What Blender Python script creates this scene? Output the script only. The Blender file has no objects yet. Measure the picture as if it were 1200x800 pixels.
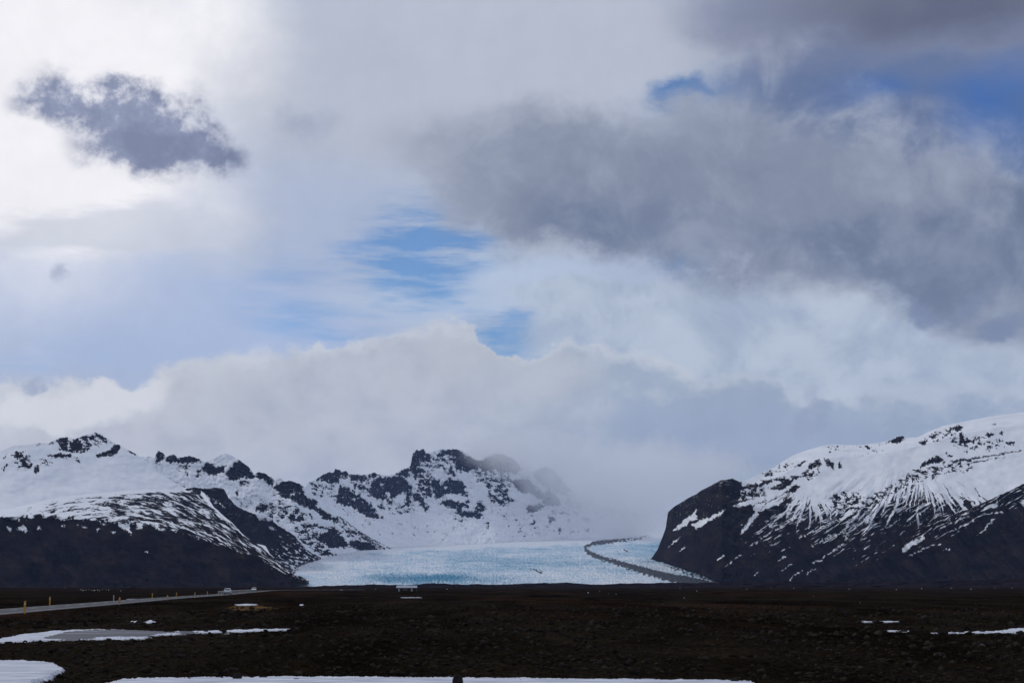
import bpy, bmesh, math, random
import numpy as np
from mathutils import Vector, Matrix

random.seed(7)
RNG = np.random.default_rng(11)
C = bpy.context.scene.collection
SC = bpy.context.scene

# ------------------------------------------------------------------ camera geometry
W, H, F = 1200.0, 800.0, 1648.0
EYE = 2.4
HOR = 686.0
PITCH = math.atan((HOR - H / 2) / F)
SP, CP = math.sin(PITCH), math.cos(PITCH)


def ray(px, py):
    a = np.asarray(px, float) - W / 2
    b = H / 2 - np.asarray(py, float)
    return a, CP * F - SP * b, SP * F + CP * b


def at_depth(px, py, d):
    x, y, z = ray(px, py)
    s = d / y
    return x * s, y * s, EYE + z * s


def on_ground(px, py, z=0.0):
    x, y, zz = ray(px, py)
    s = (z - EYE) / zz
    return x * s, y * s


def to_px(x, y, z):
    zz = z - EYE
    f = y * CP + zz * SP
    u = -y * SP + zz * CP
    return W / 2 + F * x / f, H / 2 - F * u / f


# ------------------------------------------------------------------ numpy noise
_perm = np.random.default_rng(3).permutation(256)
_perm = np.concatenate([_perm, _perm])
_g = np.random.default_rng(5).uniform(0, 2 * np.pi, 256)
_gx, _gy = np.cos(_g), np.sin(_g)


def perlin(x, y, seed=0):
    x = np.asarray(x, float) + seed * 17.31
    y = np.asarray(y, float) + seed * 9.77
    xi = np.floor(x).astype(int); yi = np.floor(y).astype(int)
    xf, yf = x - xi, y - yi
    u = xf * xf * xf * (xf * (xf * 6 - 15) + 10)
    v = yf * yf * yf * (yf * (yf * 6 - 15) + 10)
    X, Y = xi & 255, yi & 255
    X1, Y1 = (X + 1) & 255, (Y + 1) & 255

    def g(a, b, fx, fy):
        h = _perm[_perm[a] + b]
        return _gx[h] * fx + _gy[h] * fy
    n00, n10 = g(X, Y, xf, yf), g(X1, Y, xf - 1, yf)
    n01, n11 = g(X, Y1, xf, yf - 1), g(X1, Y1, xf - 1, yf - 1)
    a = n00 + u * (n10 - n00)
    b = n01 + u * (n11 - n01)
    return (a + v * (b - a)) * 1.4


def fbm(x, y, oct=4, seed=0, gain=0.5):
    s, a, t = 0.0, 1.0, 0.0
    for i in range(oct):
        s = s + a * perlin(x * 2 ** i, y * 2 ** i, seed + i * 3.1)
        t += a
        a *= gain
    return s / t * 1.3


def ridged(x, y, oct=4, seed=0):
    s, a, t = 0.0, 1.0, 0.0
    for i in range(oct):
        s = s + a * (1 - 2 * np.abs(perlin(x * 2 ** i, y * 2 ** i, seed + i * 2.7)))
        t += a
        a *= 0.5
    return s / t


def sstep(a, b, x):
    t = np.clip((x - a) / (b - a), 0, 1)
    return t * t * (3 - 2 * t)


def sdpoly(x, y, pts, margin=8, sy=1.0):
    """signed distance to a polygon, positive inside"""
    p = np.array(pts, float)
    p[:, 1] *= sy
    y = y * sy
    out = np.full(x.shape, -99.0)
    m = (x > p[:, 0].min() - margin) & (x < p[:, 0].max() + margin) & (y > p[:, 1].min() - margin) & (y < p[:, 1].max() + margin)
    if not m.any():
        return out
    X, Y = x[m], y[m]
    d = np.full(X.shape, 1e9)
    ins = np.zeros(X.shape, bool)
    n = len(p)
    for i in range(n):
        ax, ay = p[i]
        bx, by = p[(i + 1) % n]
        ex, ey = bx - ax, by - ay
        L = ex * ex + ey * ey + 1e-9
        t = np.clip(((X - ax) * ex + (Y - ay) * ey) / L, 0, 1)
        d = np.minimum(d, (X - ax - t * ex) ** 2 + (Y - ay - t * ey) ** 2)
        if ay != by:
            c = ((ay > Y) != (by > Y)) & (X < (bx - ax) * (Y - ay) / (by - ay) + ax)
            ins ^= c
    out[m] = np.where(ins, 1, -1) * np.sqrt(d)
    return out


def sdline(x, y, pts, margin=10):
    """distance to a polyline of (x, y, half width): positive inside"""
    out = np.full(x.shape, -99.0)
    for (ax, ay, aw), (bx, by, bw) in zip(pts, pts[1:]):
        m = (x > min(ax, bx) - margin) & (x < max(ax, bx) + margin) & (y > min(ay, by) - margin) & (y < max(ay, by) + margin)
        X, Y = x[m], y[m]
        ex, ey = bx - ax, by - ay
        t = np.clip(((X - ax) * ex + (Y - ay) * ey) / (ex * ex + ey * ey + 1e-9), 0, 1)
        d = aw + (bw - aw) * t - np.hypot(X - ax - t * ex, Y - ay - t * ey)
        out[m] = np.maximum(out[m], d)
    return out


def curve(pts, x):
    p = np.array(pts, float)
    return np.interp(x, p[:, 0], p[:, 1])


def scurve(pts, x, w=26):
    """the same with its corners rounded off"""
    return sum(k * curve(pts, x + o * w) for o, k in ((-1.5, .06), (-1, .12), (-.5, .2), (0, .24), (.5, .2), (1, .12), (1.5, .06)))


# ------------------------------------------------------------------ object helpers
def tag(o, label=None, cat=None, group=None, kind=None):
    if label: o['label'] = label
    if cat: o['category'] = cat
    if group: o['group'] = group
    if kind: o['kind'] = kind
    return o


def link_mesh(name, me, mat, parent=None, smooth=False):
    o = bpy.data.objects.new(name, me)
    C.objects.link(o)
    if mat is not None:
        me.materials.append(mat)
    if parent is not None:
        o.parent = parent
    if smooth:
        me.polygons.foreach_set('use_smooth', np.ones(len(me.polygons), bool))
    return o


def np_mesh(name, V, Fc, mat, attrs=None, smooth=True, parent=None):
    """V (n,3), Fc (m,k) faces of k corners"""
    me = bpy.data.meshes.new(name)
    V = np.asarray(V, np.float32); Fc = np.asarray(Fc, np.int32)
    k = Fc.shape[1]
    me.vertices.add(len(V)); me.vertices.foreach_set('co', V.ravel())
    me.loops.add(Fc.size); me.loops.foreach_set('vertex_index', Fc.ravel())
    me.polygons.add(len(Fc))
    me.polygons.foreach_set('loop_start', np.arange(0, Fc.size, k, dtype=np.int32))
    me.polygons.foreach_set('loop_total', np.full(len(Fc), k, np.int32))
    for n, a in (attrs or {}).items():
        at = me.attributes.new(n, 'FLOAT', 'POINT')
        at.data.foreach_set('value', np.asarray(a, np.float32).ravel())
    me.update(calc_edges=True)
    me.validate()
    return link_mesh(name, me, mat, parent, smooth)


def grid_faces(nr, nc, wrap=False):
    idx = np.arange(nr * nc).reshape(nr, nc)
    if wrap:
        idx = np.concatenate([idx, idx[:, :1]], 1)
    a, b, c, d = idx[:-1, :-1], idx[:-1, 1:], idx[1:, 1:], idx[1:, :-1]
    return np.stack([a, b, c, d], -1).reshape(-1, 4)


def bm_obj(name, bm, mat, parent=None, smooth=False):
    me = bpy.data.meshes.new(name)
    bm.normal_update()
    bm.to_mesh(me); bm.free()
    return link_mesh(name, me, mat, parent, smooth)


def add_box(bm, c, s, bevel=0.0):
    r = bmesh.ops.create_cube(bm, size=1.0, matrix=Matrix.Translation(c) @ Matrix.Diagonal((s[0], s[1], s[2], 1)))
    if bevel:
        es = list({e for v in r['verts'] for e in v.link_edges})
        bmesh.ops.bevel(bm, geom=es, offset=bevel, segments=2, affect='EDGES', profile=0.5)


def add_cyl(bm, c, r1, r2, h, axis='Z', seg=12):
    m = Matrix.Translation(c)
    if axis == 'X': m = m @ Matrix.Rotation(math.pi / 2, 4, 'Y')
    if axis == 'Y': m = m @ Matrix.Rotation(math.pi / 2, 4, 'X')
    bmesh.ops.create_cone(bm, cap_ends=True, segments=seg, radius1=r1, radius2=r2, depth=h, matrix=m)


def empty(name, loc, rz=0.0):
    o = bpy.data.objects.new(name, None)
    C.objects.link(o)
    o.location = loc; o.rotation_euler = (0, 0, rz); o.empty_display_size = 0.3
    return o


def copy_tree(o, parent=None):
    c = o.copy(); C.objects.link(c)
    c.parent = parent
    for ch in [x for x in bpy.data.objects if x.parent == o]:
        copy_tree(ch, c)
    return c


# ------------------------------------------------------------------ node helper
class NT:
    def __init__(self, tree):
        self.t = tree

    def n(self, typ, **kw):
        nd = self.t.nodes.new(typ)
        ins = kw.pop('ins', {})
        for k, v in kw.items():
            setattr(nd, k, v)
        for k, v in ins.items():
            self.set(nd.inputs[k], v)
        return nd

    def set(self, sock, v):
        if isinstance(v, bpy.types.NodeSocket):
            self.t.links.new(v, sock)
        else:
            sock.default_value = v

    def math(self, op, a, b=None, c=None, clamp=False):
        nd = self.n('ShaderNodeMath', operation=op, use_clamp=clamp)
        for i, v in enumerate((a, b, c)):
            if v is not None:
                self.set(nd.inputs[i], v)
        return nd.outputs[0]

    def vmath(self, op, a, b=None):
        nd = self.n('ShaderNodeVectorMath', operation=op)
        self.set(nd.inputs[0], a)
        if b is not None:
            if op == 'SCALE':
                self.set(nd.inputs['Scale'], b)
            else:
                self.set(nd.inputs[1], b)
        return nd.outputs[0]

    def mapr(self, v, a, b, c=0.0, d=1.0, smooth=True):
        nd = self.n('ShaderNodeMapRange', interpolation_type='SMOOTHSTEP' if smooth else 'LINEAR')
        self.set(nd.inputs['Value'], v)
        for k, x in (('From Min', a), ('From Max', b), ('To Min', c), ('To Max', d)):
            self.set(nd.inputs[k], x)
        return nd.outputs['Result']

    def mix(self, f, a, b, blend='MIX'):
        nd = self.n('ShaderNodeMix', data_type='RGBA', blend_type=blend)
        self.set(nd.inputs['Factor'], f)
        self.set(nd.inputs['A'] if False else nd.inputs[6], a)
        self.set(nd.inputs[7], b)
        return nd.outputs[2]

    def noise(self, vec, scale, detail=4, rough=0.55, dist=0.0):
        nd = self.n('ShaderNodeTexNoise')
        if vec is not None:
            self.set(nd.inputs['Vector'], vec)
        nd.inputs['Scale'].default_value = scale
        nd.inputs['Detail'].default_value = detail
        nd.inputs['Roughness'].default_value = rough
        nd.inputs['Distortion'].default_value = dist
        return nd


def new_mat(name):
    m = bpy.data.materials.new(name); m.use_nodes = True
    nt = NT(m.node_tree)
    b = m.node_tree.nodes['Principled BSDF']
    return m, nt, b


def simple_mat(name, col, rough=0.7, metal=0.0, spec=0.3, var=0.25, scale=20.0):
    m, nt, b = new_mat(name)
    tc = nt.n('ShaderNodeTexCoord').outputs['Object']
    nz = nt.noise(tc, scale, 4).outputs['Fac']
    lo = tuple(c * (1 - var) for c in col) + (1,)
    hi = tuple(min(1, c * (1 + var)) for c in col) + (1,)
    nt.set(b.inputs['Base Color'], nt.mix(nt.mapr(nz, .3, .7), lo, hi))
    b.inputs['Roughness'].default_value = rough
    b.inputs['Metallic'].default_value = metal
    b.inputs['Specular IOR Level'].default_value = spec
    return m


def lin(r, g, b, k=1.0):
    def f(c):
        c /= 255.0
        return c / 12.92 if c <= 0.04045 else ((c + 0.055) / 1.055) ** 2.4
    return (f(r) * k, f(g) * k, f(b) * k, 1.0)


# ------------------------------------------------------------------ materials
def mountain_mat(name, rock_lo, rock_hi, brown):
    m, nt, b = new_mat(name)
    tc = nt.n('ShaderNodeTexCoord').outputs['Object']
    at = nt.n('ShaderNodeAttribute', attribute_name='rock').outputs['Fac']
    br = nt.n('ShaderNodeAttribute', attribute_name='moss').outputs['Fac']
    n1 = nt.noise(tc, 0.06, 6, 0.65).outputs['Fac']
    nf = nt.noise(tc, 0.11, 6, 0.72).outputs['Fac']
    n2 = nt.noise(tc, 0.012, 5, 0.6).outputs['Fac']
    f = nt.math('ADD', at, nt.math('MULTIPLY', nt.math('SUBTRACT', nf, 0.5), 1.25))
    f = nt.mapr(f, 0.28, 0.72)
    # snow dust caught on ledges of the bare rock
    lv = nt.n('ShaderNodeMapping'); lv.inputs['Scale'].default_value = (.6, .6, 2.2); nt.set(lv.inputs['Vector'], tc)
    ledge = nt.noise(lv.outputs[0], .05, 6, .7, .3).outputs['Fac']
    hi = nt.n('ShaderNodeSeparateXYZ'); nt.set(hi.inputs[0], tc)
    high = nt.mapr(hi.outputs[2], 120, 330)
    f = nt.math('SUBTRACT', f, nt.math('MULTIPLY', nt.mapr(ledge, .56, .76), nt.math('MULTIPLY', high, .85)), clamp=True)
    rk = nt.mix(nt.mapr(n2, .3, .7), rock_lo, rock_hi)
    rk = nt.mix(nt.mapr(nf, .5, .75, 0, .6), rk, tuple(c * 1.9 for c in rock_hi[:3]) + (1,))
    rk = nt.mix(nt.math('MULTIPLY', br, nt.mapr(n1, .3, .65)), rk, brown)
    sn = nt.mix(nt.mapr(n2, .3, .7), (.80, .81, .845, 1), (.88, .88, .895, 1))
    nt.set(b.inputs['Base Color'], nt.mix(f, sn, rk))
    b.inputs['Roughness'].default_value = 1.0
    b.inputs['Specular IOR Level'].default_value = 0.0
    bp = nt.n('ShaderNodeBump')
    bp.inputs['Strength'].default_value = 0.6
    bp.inputs['Distance'].default_value = 7.0
    nt.set(bp.inputs['Height'], nt.math('MULTIPLY', n1, nt.math('ADD', 0.2, f)))
    nt.set(b.inputs['Normal'], bp.outputs[0])
    return m


M_mtn = mountain_mat('rock_and_snow', (.0042, .0032, .0042, 1), (.0185, .0130, .0130, 1), (.040, .027, .018, 1))


def glacier_mat():
    m, nt, b = new_mat('glacier_ice')
    tc = nt.n('ShaderNodeTexCoord').outputs['Object']
    bl = nt.n('ShaderNodeAttribute', attribute_name='blue').outputs['Fac']
    dt = nt.n('ShaderNodeAttribute', attribute_name='dirt').outputs['Fac']
    n1 = nt.noise(tc, 0.02, 6, 0.65).outputs['Fac']
    f = nt.math('ADD', bl, nt.math('MULTIPLY', nt.math('SUBTRACT', n1, .5), .5), clamp=True)
    r = nt.n('ShaderNodeValToRGB')
    e = r.color_ramp.elements
    e[0].position = 0.0; e[0].color = (.72, .745, .78, 1)
    e[1].position = 1.0; e[1].color = (.05, .24, .38, 1)
    x = e.new(.45); x.color = (.42, .555, .65, 1)
    nt.set(r.inputs[0], f)
    d = nt.mapr(nt.math('ADD', dt, nt.math('MULTIPLY', nt.math('SUBTRACT', n1, .5), .5)), .25, .75)
    nt.set(b.inputs['Base Color'], nt.mix(d, r.outputs[0], (.008, .0078, .010, 1)))
    b.inputs['Roughness'].default_value = 0.6
    b.inputs['Specular IOR Level'].default_value = 0.25
    bp = nt.n('ShaderNodeBump'); bp.inputs['Strength'].default_value = .9; bp.inputs['Distance'].default_value = 10
    nt.set(bp.inputs['Height'], n1)
    nt.set(b.inputs['Normal'], bp.outputs[0])
    return m


M_glac = glacier_mat()


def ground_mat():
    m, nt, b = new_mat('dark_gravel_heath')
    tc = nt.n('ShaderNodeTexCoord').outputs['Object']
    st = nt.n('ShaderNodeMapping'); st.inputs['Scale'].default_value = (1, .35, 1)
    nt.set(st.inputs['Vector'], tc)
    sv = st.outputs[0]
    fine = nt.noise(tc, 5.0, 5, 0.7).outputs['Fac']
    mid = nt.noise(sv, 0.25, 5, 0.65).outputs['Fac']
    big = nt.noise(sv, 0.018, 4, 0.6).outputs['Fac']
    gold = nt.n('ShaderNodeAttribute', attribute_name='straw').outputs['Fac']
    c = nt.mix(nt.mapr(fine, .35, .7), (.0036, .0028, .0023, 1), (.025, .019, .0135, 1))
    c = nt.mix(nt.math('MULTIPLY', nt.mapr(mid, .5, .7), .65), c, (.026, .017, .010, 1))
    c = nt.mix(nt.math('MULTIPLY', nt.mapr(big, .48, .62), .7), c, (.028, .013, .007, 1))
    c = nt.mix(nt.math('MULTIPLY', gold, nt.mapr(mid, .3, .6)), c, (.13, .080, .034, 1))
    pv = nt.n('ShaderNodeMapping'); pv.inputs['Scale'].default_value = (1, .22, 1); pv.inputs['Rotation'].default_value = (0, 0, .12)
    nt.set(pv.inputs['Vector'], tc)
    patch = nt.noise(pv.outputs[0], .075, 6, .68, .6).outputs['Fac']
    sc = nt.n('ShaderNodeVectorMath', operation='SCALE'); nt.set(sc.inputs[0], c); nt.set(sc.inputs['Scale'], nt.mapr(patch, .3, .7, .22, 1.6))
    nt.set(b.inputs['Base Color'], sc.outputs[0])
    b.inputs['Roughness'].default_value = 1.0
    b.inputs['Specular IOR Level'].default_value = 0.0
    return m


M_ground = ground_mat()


def snow_mat():
    m, nt, b = new_mat('old_snow')
    tc = nt.n('ShaderNodeTexCoord').outputs['Object']
    st = nt.n('ShaderNodeMapping'); st.inputs['Scale'].default_value = (.5, 1.6, 1)
    nt.set(st.inputs['Vector'], tc)
    n1 = nt.noise(st.outputs[0], 1.2, 6, .65).outputs['Fac']
    n2 = nt.noise(tc, 7, 6, .7).outputs['Fac']
    rim = nt.n('ShaderNodeAttribute', attribute_name='rim').outputs['Fac']
    c = nt.mix(nt.mapr(n1, .35, .62), (.44, .455, .52, 1), (.68, .69, .75, 1))
    d = nt.math('ADD', nt.math('MULTIPLY', rim, .75), nt.math('MULTIPLY', nt.math('SUBTRACT', n2, .5), 1.3))
    c = nt.mix(nt.mapr(d, .25, .75), c, (.035, .028, .022, 1))
    nt.set(b.inputs['Base Color'], c)
    b.inputs['Roughness'].default_value = .8
    b.inputs['Specular IOR Level'].default_value = .1
    bp = nt.n('ShaderNodeBump'); bp.inputs['Strength'].default_value = .5; bp.inputs['Distance'].default_value = .06
    nt.set(bp.inputs['Height'], nt.math('ADD', n2, n1))
    nt.set(b.inputs['Normal'], bp.outputs[0])
    return m


M_snow = snow_mat()


def ice_mat():
    m, nt, b = new_mat('grey_pond_ice')
    tc = nt.n('ShaderNodeTexCoord').outputs['Object']
    st = nt.n('ShaderNodeMapping'); st.inputs['Scale'].default_value = (.35, .8, 1); st.inputs['Rotation'].default_value = (0, 0, .3)
    nt.set(st.inputs['Vector'], tc)
    a = nt.noise(st.outputs[0], .35, 6, .65, .5).outputs['Fac']
    c = nt.mix(nt.mapr(a, .3, .6), (.020, .0185, .026, 1), (.042, .039, .050, 1))
    c = nt.mix(nt.mapr(a, .54, .70, 0, .9), c, (.42, .43, .48, 1))
    nt.set(b.inputs['Base Color'], c)
    b.inputs['Roughness'].default_value = .5
    b.inputs['Specular IOR Level'].default_value = .2
    return m


M_ice = ice_mat()
M_moraine = simple_mat('moraine_gravel', (.015, .010, .011), 1.0, spec=0.0, var=.5, scale=.03)


def stone_mat():
    m, nt, b = new_mat('basalt_stone')
    tc = nt.n('ShaderNodeTexCoord').outputs['Object']
    a = nt.noise(tc, 1.6, 3, .6).outputs['Fac']
    l = nt.noise(tc, 3.7, 5, .7).outputs['Fac']
    c = nt.mix(nt.mapr(a, .35, .65), (.010, .0085, .008, 1), (.040, .032, .026, 1))
    c = nt.mix(nt.mapr(l, .62, .74, 0, .8), c, (.15, .13, .105, 1))
    nt.set(b.inputs['Base Color'], c)
    b.inputs['Roughness'].default_value = 1.0
    b.inputs['Specular IOR Level'].default_value = 0.0
    return m


M_stone = stone_mat()
M_boulder = simple_mat('basalt_boulder', (.018, .016, .016), .95, spec=.1, var=.4, scale=6)
M_grass = simple_mat('dry_heath', (.024, .017, .010), .95, spec=.0, var=.75, scale=2)
M_asphalt = simple_mat('worn_asphalt', (.055, .053, .058), .75, spec=.2, var=.25, scale=.8)
M_line = simple_mat('road_paint', (.75, .75, .72), .6, var=.1)
M_post = simple_mat('orange_post_paint', (.62, .30, .03), .5, var=.12)
M_post_pale = simple_mat('pale_post_paint', (.55, .45, .30), .5, var=.12)
M_reflect = simple_mat('reflector_white', (.75, .74, .70), .3, var=.05)
M_white = simple_mat('white_car_paint', (.78, .79, .80), .25, spec=.5, var=.03)
M_glass = simple_mat('dark_glass', (.02, .022, .026), .08, spec=.6, var=.1)
M_rubber = simple_mat('black_rubber', (.02, .02, .02), .8, var=.2)
M_trim = simple_mat('dark_plastic', (.03, .03, .032), .6, var=.2)
M_alloy = simple_mat('grey_alloy', (.45, .45, .46), .35, metal=.8, var=.1)
M_red = simple_mat('red_lens', (.35, .02, .015), .25, var=.1)
M_lens = simple_mat('clear_lens', (.7, .7, .68), .15, var=.05)
M_steel = simple_mat('galvanised_steel', (.42, .41, .40), .5, metal=.4, var=.15)
M_shed = simple_mat('dark_boarding', (.03, .027, .026), .9, var=.3, scale=2)
M_roof = simple_mat('pale_metal_roof', (.34, .37, .41), .6, var=.12, scale=1)

# ------------------------------------------------------------------ mountain builder
GLY = [(627, 8600), (636, 7000), (645, 6000), (660, 4800), (675, 3900), (687, 3450)]


def gl_depth(py):
    p = np.array(GLY, float)
    return np.interp(py, p[:, 0], p[:, 1])


def carve(px, py, rocks=(), snows=(), half=(), lines=(), slines=(), base=None, amp=1.6, seed=1, nf=.33):
    """bare rock field in about the size of a photo pixel: positive is rock, negative is snow"""
    wx = px + 2.6 * fbm(px * .13, py * .13, 4, seed + 40, .65)
    wy = py + 2.6 * fbm(px * .13, py * .16, 4, seed + 50, .65)
    n = fbm(px * nf, py * nf, 4, seed, .7)
    nh = fbm(px * .13 + py * .04, py * .26 - px * .05, 5, seed + 5, .72)
    nh2 = fbm(px * .5, py * .7, 2, seed + 8)
    Fv = np.full(px.shape, -6.0) if base is None else base
    for p, dens in half:
        sd = sdpoly(wx, wy, p, 14)
        Fv = np.maximum(Fv, (nh + .25 * nh2 + dens + .04) * 7 + np.clip(sd - 2, -12, 0) * .8)
    for p in rocks:
        sd = sdpoly(wx, wy, p)
        Fv = np.maximum(Fv, np.minimum(sd, 2.0) + (n + .5 * nh) * amp * 2.3 + .1)
    for p in lines:
        Fv = np.maximum(Fv, sdline(wx, wy, p) + n * 1.6)
    for p in snows:
        Fv = np.minimum(Fv, -(np.minimum(sdpoly(wx, wy, p), 1.6) + n * amp * 2.0))
    for p in slines:
        Fv = np.minimum(Fv, -(sdline(wx, wy, p) + n * 2.2 - .1))
    return Fv


def mountain(name, x0, x1, crest, base, depth, field, relief, label, step=.55, jag=.8, jagmask=None, moss=None, back=1500.0, seed=1):
    px = np.arange(x0, x1 + step, step)
    yc, yb = curve(crest, px), curve(base, px)
    yc = yc + 1.5 * jag * fbm(px * .22, px * 0 + 3.3, 5, seed, .7) * (1 if jagmask is None else curve(jagmask, px))
    yb = np.maximum(yb, yc + .3)
    nr = max(6, int((yb - yc).max() / step))
    t = np.linspace(0, 1, nr)[:, None]
    PX = np.repeat(px[None, :], nr, 0)
    PY = yb[None] + (yc - yb)[None] * t
    Fv = field(PX, PY)
    rock = sstep(-1.5, 1.5, Fv)
    D = depth(PX, PY) + relief(PX, PY, sstep(-2, 3, Fv))
    X, Y, Z = at_depth(PX, PY, D)
    # the far side falls away behind the crest
    nb = 10
    bx, by, bz, br = [], [], [], []
    for k in range(1, nb + 1):
        f = k / nb
        s = 1 + back * f / Y[-1]
        bx.append(X[-1] * s); by.append(Y[-1] * s)
        bz.append(Z[-1] * (1 - f ** 1.3) - 4 * f + 12 * f * (1 - f) * fbm(px * .1, px * 0 + k * .7, 3, seed + 9))
        br.append(rock[-1] * (1 - f))
    X = np.concatenate([X, bx]); Y = np.concatenate([Y, by]); Z = np.concatenate([Z, bz])
    rock = np.concatenate([rock, br])
    mo = np.zeros(PX.shape) if moss is None else moss(PX, PY)
    mo = np.concatenate([mo, np.zeros((nb, len(px)))])
    V = np.stack([X, Y, Z], -1).reshape(-1, 3)
    o = np_mesh(name, V, grid_faces(*X.shape), M_mtn, {'rock': rock, 'moss': mo})
    tag(o, label, 'mountain', kind='structure')
    return o


def streak_uv(px, py, ax, ay):
    """angle and radius about an apex, for gullies that fan out downhill"""
    dx, dy = px - ax, py - ay
    return np.arctan2(dx, dy), np.hypot(dx, dy)


# ---- the near left massif: dark lower slope, striped bench, snow peak
L1_crest = [(-200, 560), (-120, 545), (-60, 538), (-20, 533), (0, 529), (8, 525), (16, 522), (30, 521), (45, 518.5), (57, 519), (70, 513), (78, 512), (88, 514), (100, 510),
            (106, 508), (112, 506), (118, 508), (125, 513), (136, 520), (141, 521), (148, 526), (160, 532), (172, 541), (185, 552), (205, 566), (222, 571),
            (232, 572), (240, 578), (250, 593), (262, 604), (272, 612), (285, 626), (298, 636), (311, 639), (316, 648), (325, 656), (336, 665), (344, 673),
            (354, 675.5), (362, 678)]
L1_base = [(-200, 687.3), (345, 687.3), (362, 680)]
edge1 = [(-200, 612), (0, 606), (50, 603), (100, 606), (160, 611), (220, 624), (262, 637), (300, 647), (320, 665), (362, 680)]
top1 = [(-200, 590), (0, 600), (40, 588), (80, 580), (120, 577), (180, 573), (230, 572), (250, 592), (285, 622), (316, 645), (362, 676)]


def L1_depth(px, py):
    e, tp = scurve(edge1, px), scurve(top1, px)
    d = 2950 + (687 - np.maximum(py, e)) * 4.2
    d += np.clip(e - py, 0, None).clip(None, np.maximum(e - tp, 0)) * 26
    d += np.clip(tp - py, 0, None) * 9.5 - 50 * np.exp(-((tp - py) / 10) ** 2)
    return d


L1_rocks = [
    [(57, 521), (59.5, 513), (62.5, 521)], [(69, 514), (77, 511), (80, 518), (79, 527), (73, 527), (69, 521)],
    [(82, 517), (88, 515), (97, 522), (96, 528), (86, 528), (81, 523)], [(55, 534), (66, 532), (70, 529), (78, 533), (83, 531), (84, 535), (76, 536.5), (68, 534.5), (62, 536)],
    [(104, 513), (107, 510), (111, 512), (108, 515)], [(111, 506), (115, 509), (121, 513), (126, 517), (121, 517), (114, 512)],
    [(112, 535.5), (113, 532), (122, 530), (130, 526), (136, 520), (141, 520), (141, 527), (134, 533), (124, 535)],
    [(150, 527), (153, 523), (155, 528), (160, 531), (158, 533)], [(39, 551), (41, 546), (45, 545), (46, 552), (42, 554)],
    [(26, 543), (30, 541.5), (35, 546), (31, 547.5)], [(17, 529), (20, 527), (22, 534), (19, 535.5)], [(20, 546), (24, 543.5), (23, 547)],
    [(4, 535.5), (7, 532.5), (6, 536.5)], [(2, 549.5), (8, 544), (9, 545), (4, 551)], [(43, 521), (46, 517.5), (46.5, 521)],
    [(221, 569), (229, 561), (233, 563), (227, 570)], [(226, 574), (231, 570), (238, 562), (246, 569), (240, 574), (234, 579), (228, 579)],
    [(160, 585), (172, 583), (178, 586), (195, 585), (192, 588), (176, 588)], [(118, 589), (136, 589), (148, 592), (130, 592)],
]
L1_half = [([(15, 526), (30, 530), (42, 545), (30, 550), (18, 548)], 0.02), ([(88, 512), (104, 511), (104, 522), (92, 526)], 0.09),
           ([(48, 535), (62, 540), (60, 546), (46, 548)], -0.11), ([(84, 533), (96, 538), (96, 546), (88, 540)], -0.06),
           ([(200, 550), (226, 556), (236, 574), (206, 570)], -0.06), ([(66, 512), (104, 508), (108, 522), (98, 532), (70, 530)], -.02), ([(100, 508), (122, 508), (130, 520), (112, 522)], -.06)]
L1_snows = [[(8, 617), (14, 619), (13, 623), (9, 621)], [(20, 619), (27, 615.5), (30, 619), (35, 621), (31, 623), (26, 621)], [(41, 619), (47, 616.5), (48, 620)],
            [(72, 616), (76, 616), (76, 618)], [(92, 615), (103, 617), (100, 618.5)], [(138, 611), (146, 614), (153, 611), (152, 619), (156, 627), (147, 621), (140, 617)],
            [(118, 612.5), (125, 614), (123, 616)], [(130, 621), (137, 623), (134, 624.5)], [(160, 613), (169, 612), (166, 619), (161, 620)],
            [(178, 613), (186, 617), (190, 622), (183, 620)], [(112, 619), (116, 620), (114, 622)], [(170, 647), (174, 645), (174, 648)]]


def L1_field(px, py):
    e, tp = curve(edge1, px), curve(top1, px)
    sl = curve([(-200, 0), (60, -.12), (150, .05), (220, .22), (300, .42), (362, .5)], px)
    q = py - sl * (px - 150)
    q = q + 2.2 * fbm(px * .03, py * .12, 3, 28)
    n = fbm(px * .05, q * .36, 5, 21, .68) + .35 * fbm(px * .16, q * .9, 3, 25)
    dens = curve([(-200, -.5), (0, -.42), (60, -.25), (110, -.12), (170, .06), (230, .12), (300, .16)], px)
    w = sstep(-6, 6, py - tp)
    f = (n + dens) * 3.4 * w - 6 * (1 - w)
    low = (py - e) * .7 + 6.5 * fbm(px * .11 + py * .05, py * .10, 5, 27, .68) + 2.5 * fbm(px * .05, q * .5, 3, 29)
    f = np.maximum(f, low - 1)
    return carve(px, py, L1_rocks, L1_snows, L1_half, (), (), f, 1.3, 2)


def L1_relief(px, py, r):
    e = curve(edge1, px)
    low = sstep(-2, 8, py - e)
    g = fbm((px - py * .5) * .045, py * .018, 3, 31)
    a = 45 * low * g + 10 * low * fbm(px * .11, py * .17, 4, 33) + 26 * sstep(645, 690, py) * fbm(px * .012, py * .02, 2, 34)
    a += (1 - low) * (22 * fbm(px * .03, py * .06, 3, 35) + 16 * r * fbm(px * .3, py * .3, 3, 36))
    return a


def L1_moss(px, py):
    return np.clip(sdpoly(px, py, [(255, 640), (285, 640), (312, 646), (312, 656), (290, 656), (265, 650)], 12) * .12, 0, .6) + .45 * sstep(8, -2, np.abs(py - curve(edge1, px) + 8)) + .8 * sstep(-.05, .5, fbm((px - py * .6) * .035, py * .05, 4, 37, .6)) * sstep(0, 12, py - curve(edge1, px))


mountain('mountain', -200, 362, L1_crest, L1_base, L1_depth, L1_field, L1_relief,
         'snow peak at the left whose long dark lower slope fronts the plain', moss=L1_moss, jagmask=[(-200, 1), (140, 1), (170, .2), (225, .3), (362, .8)], seed=1)

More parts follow.
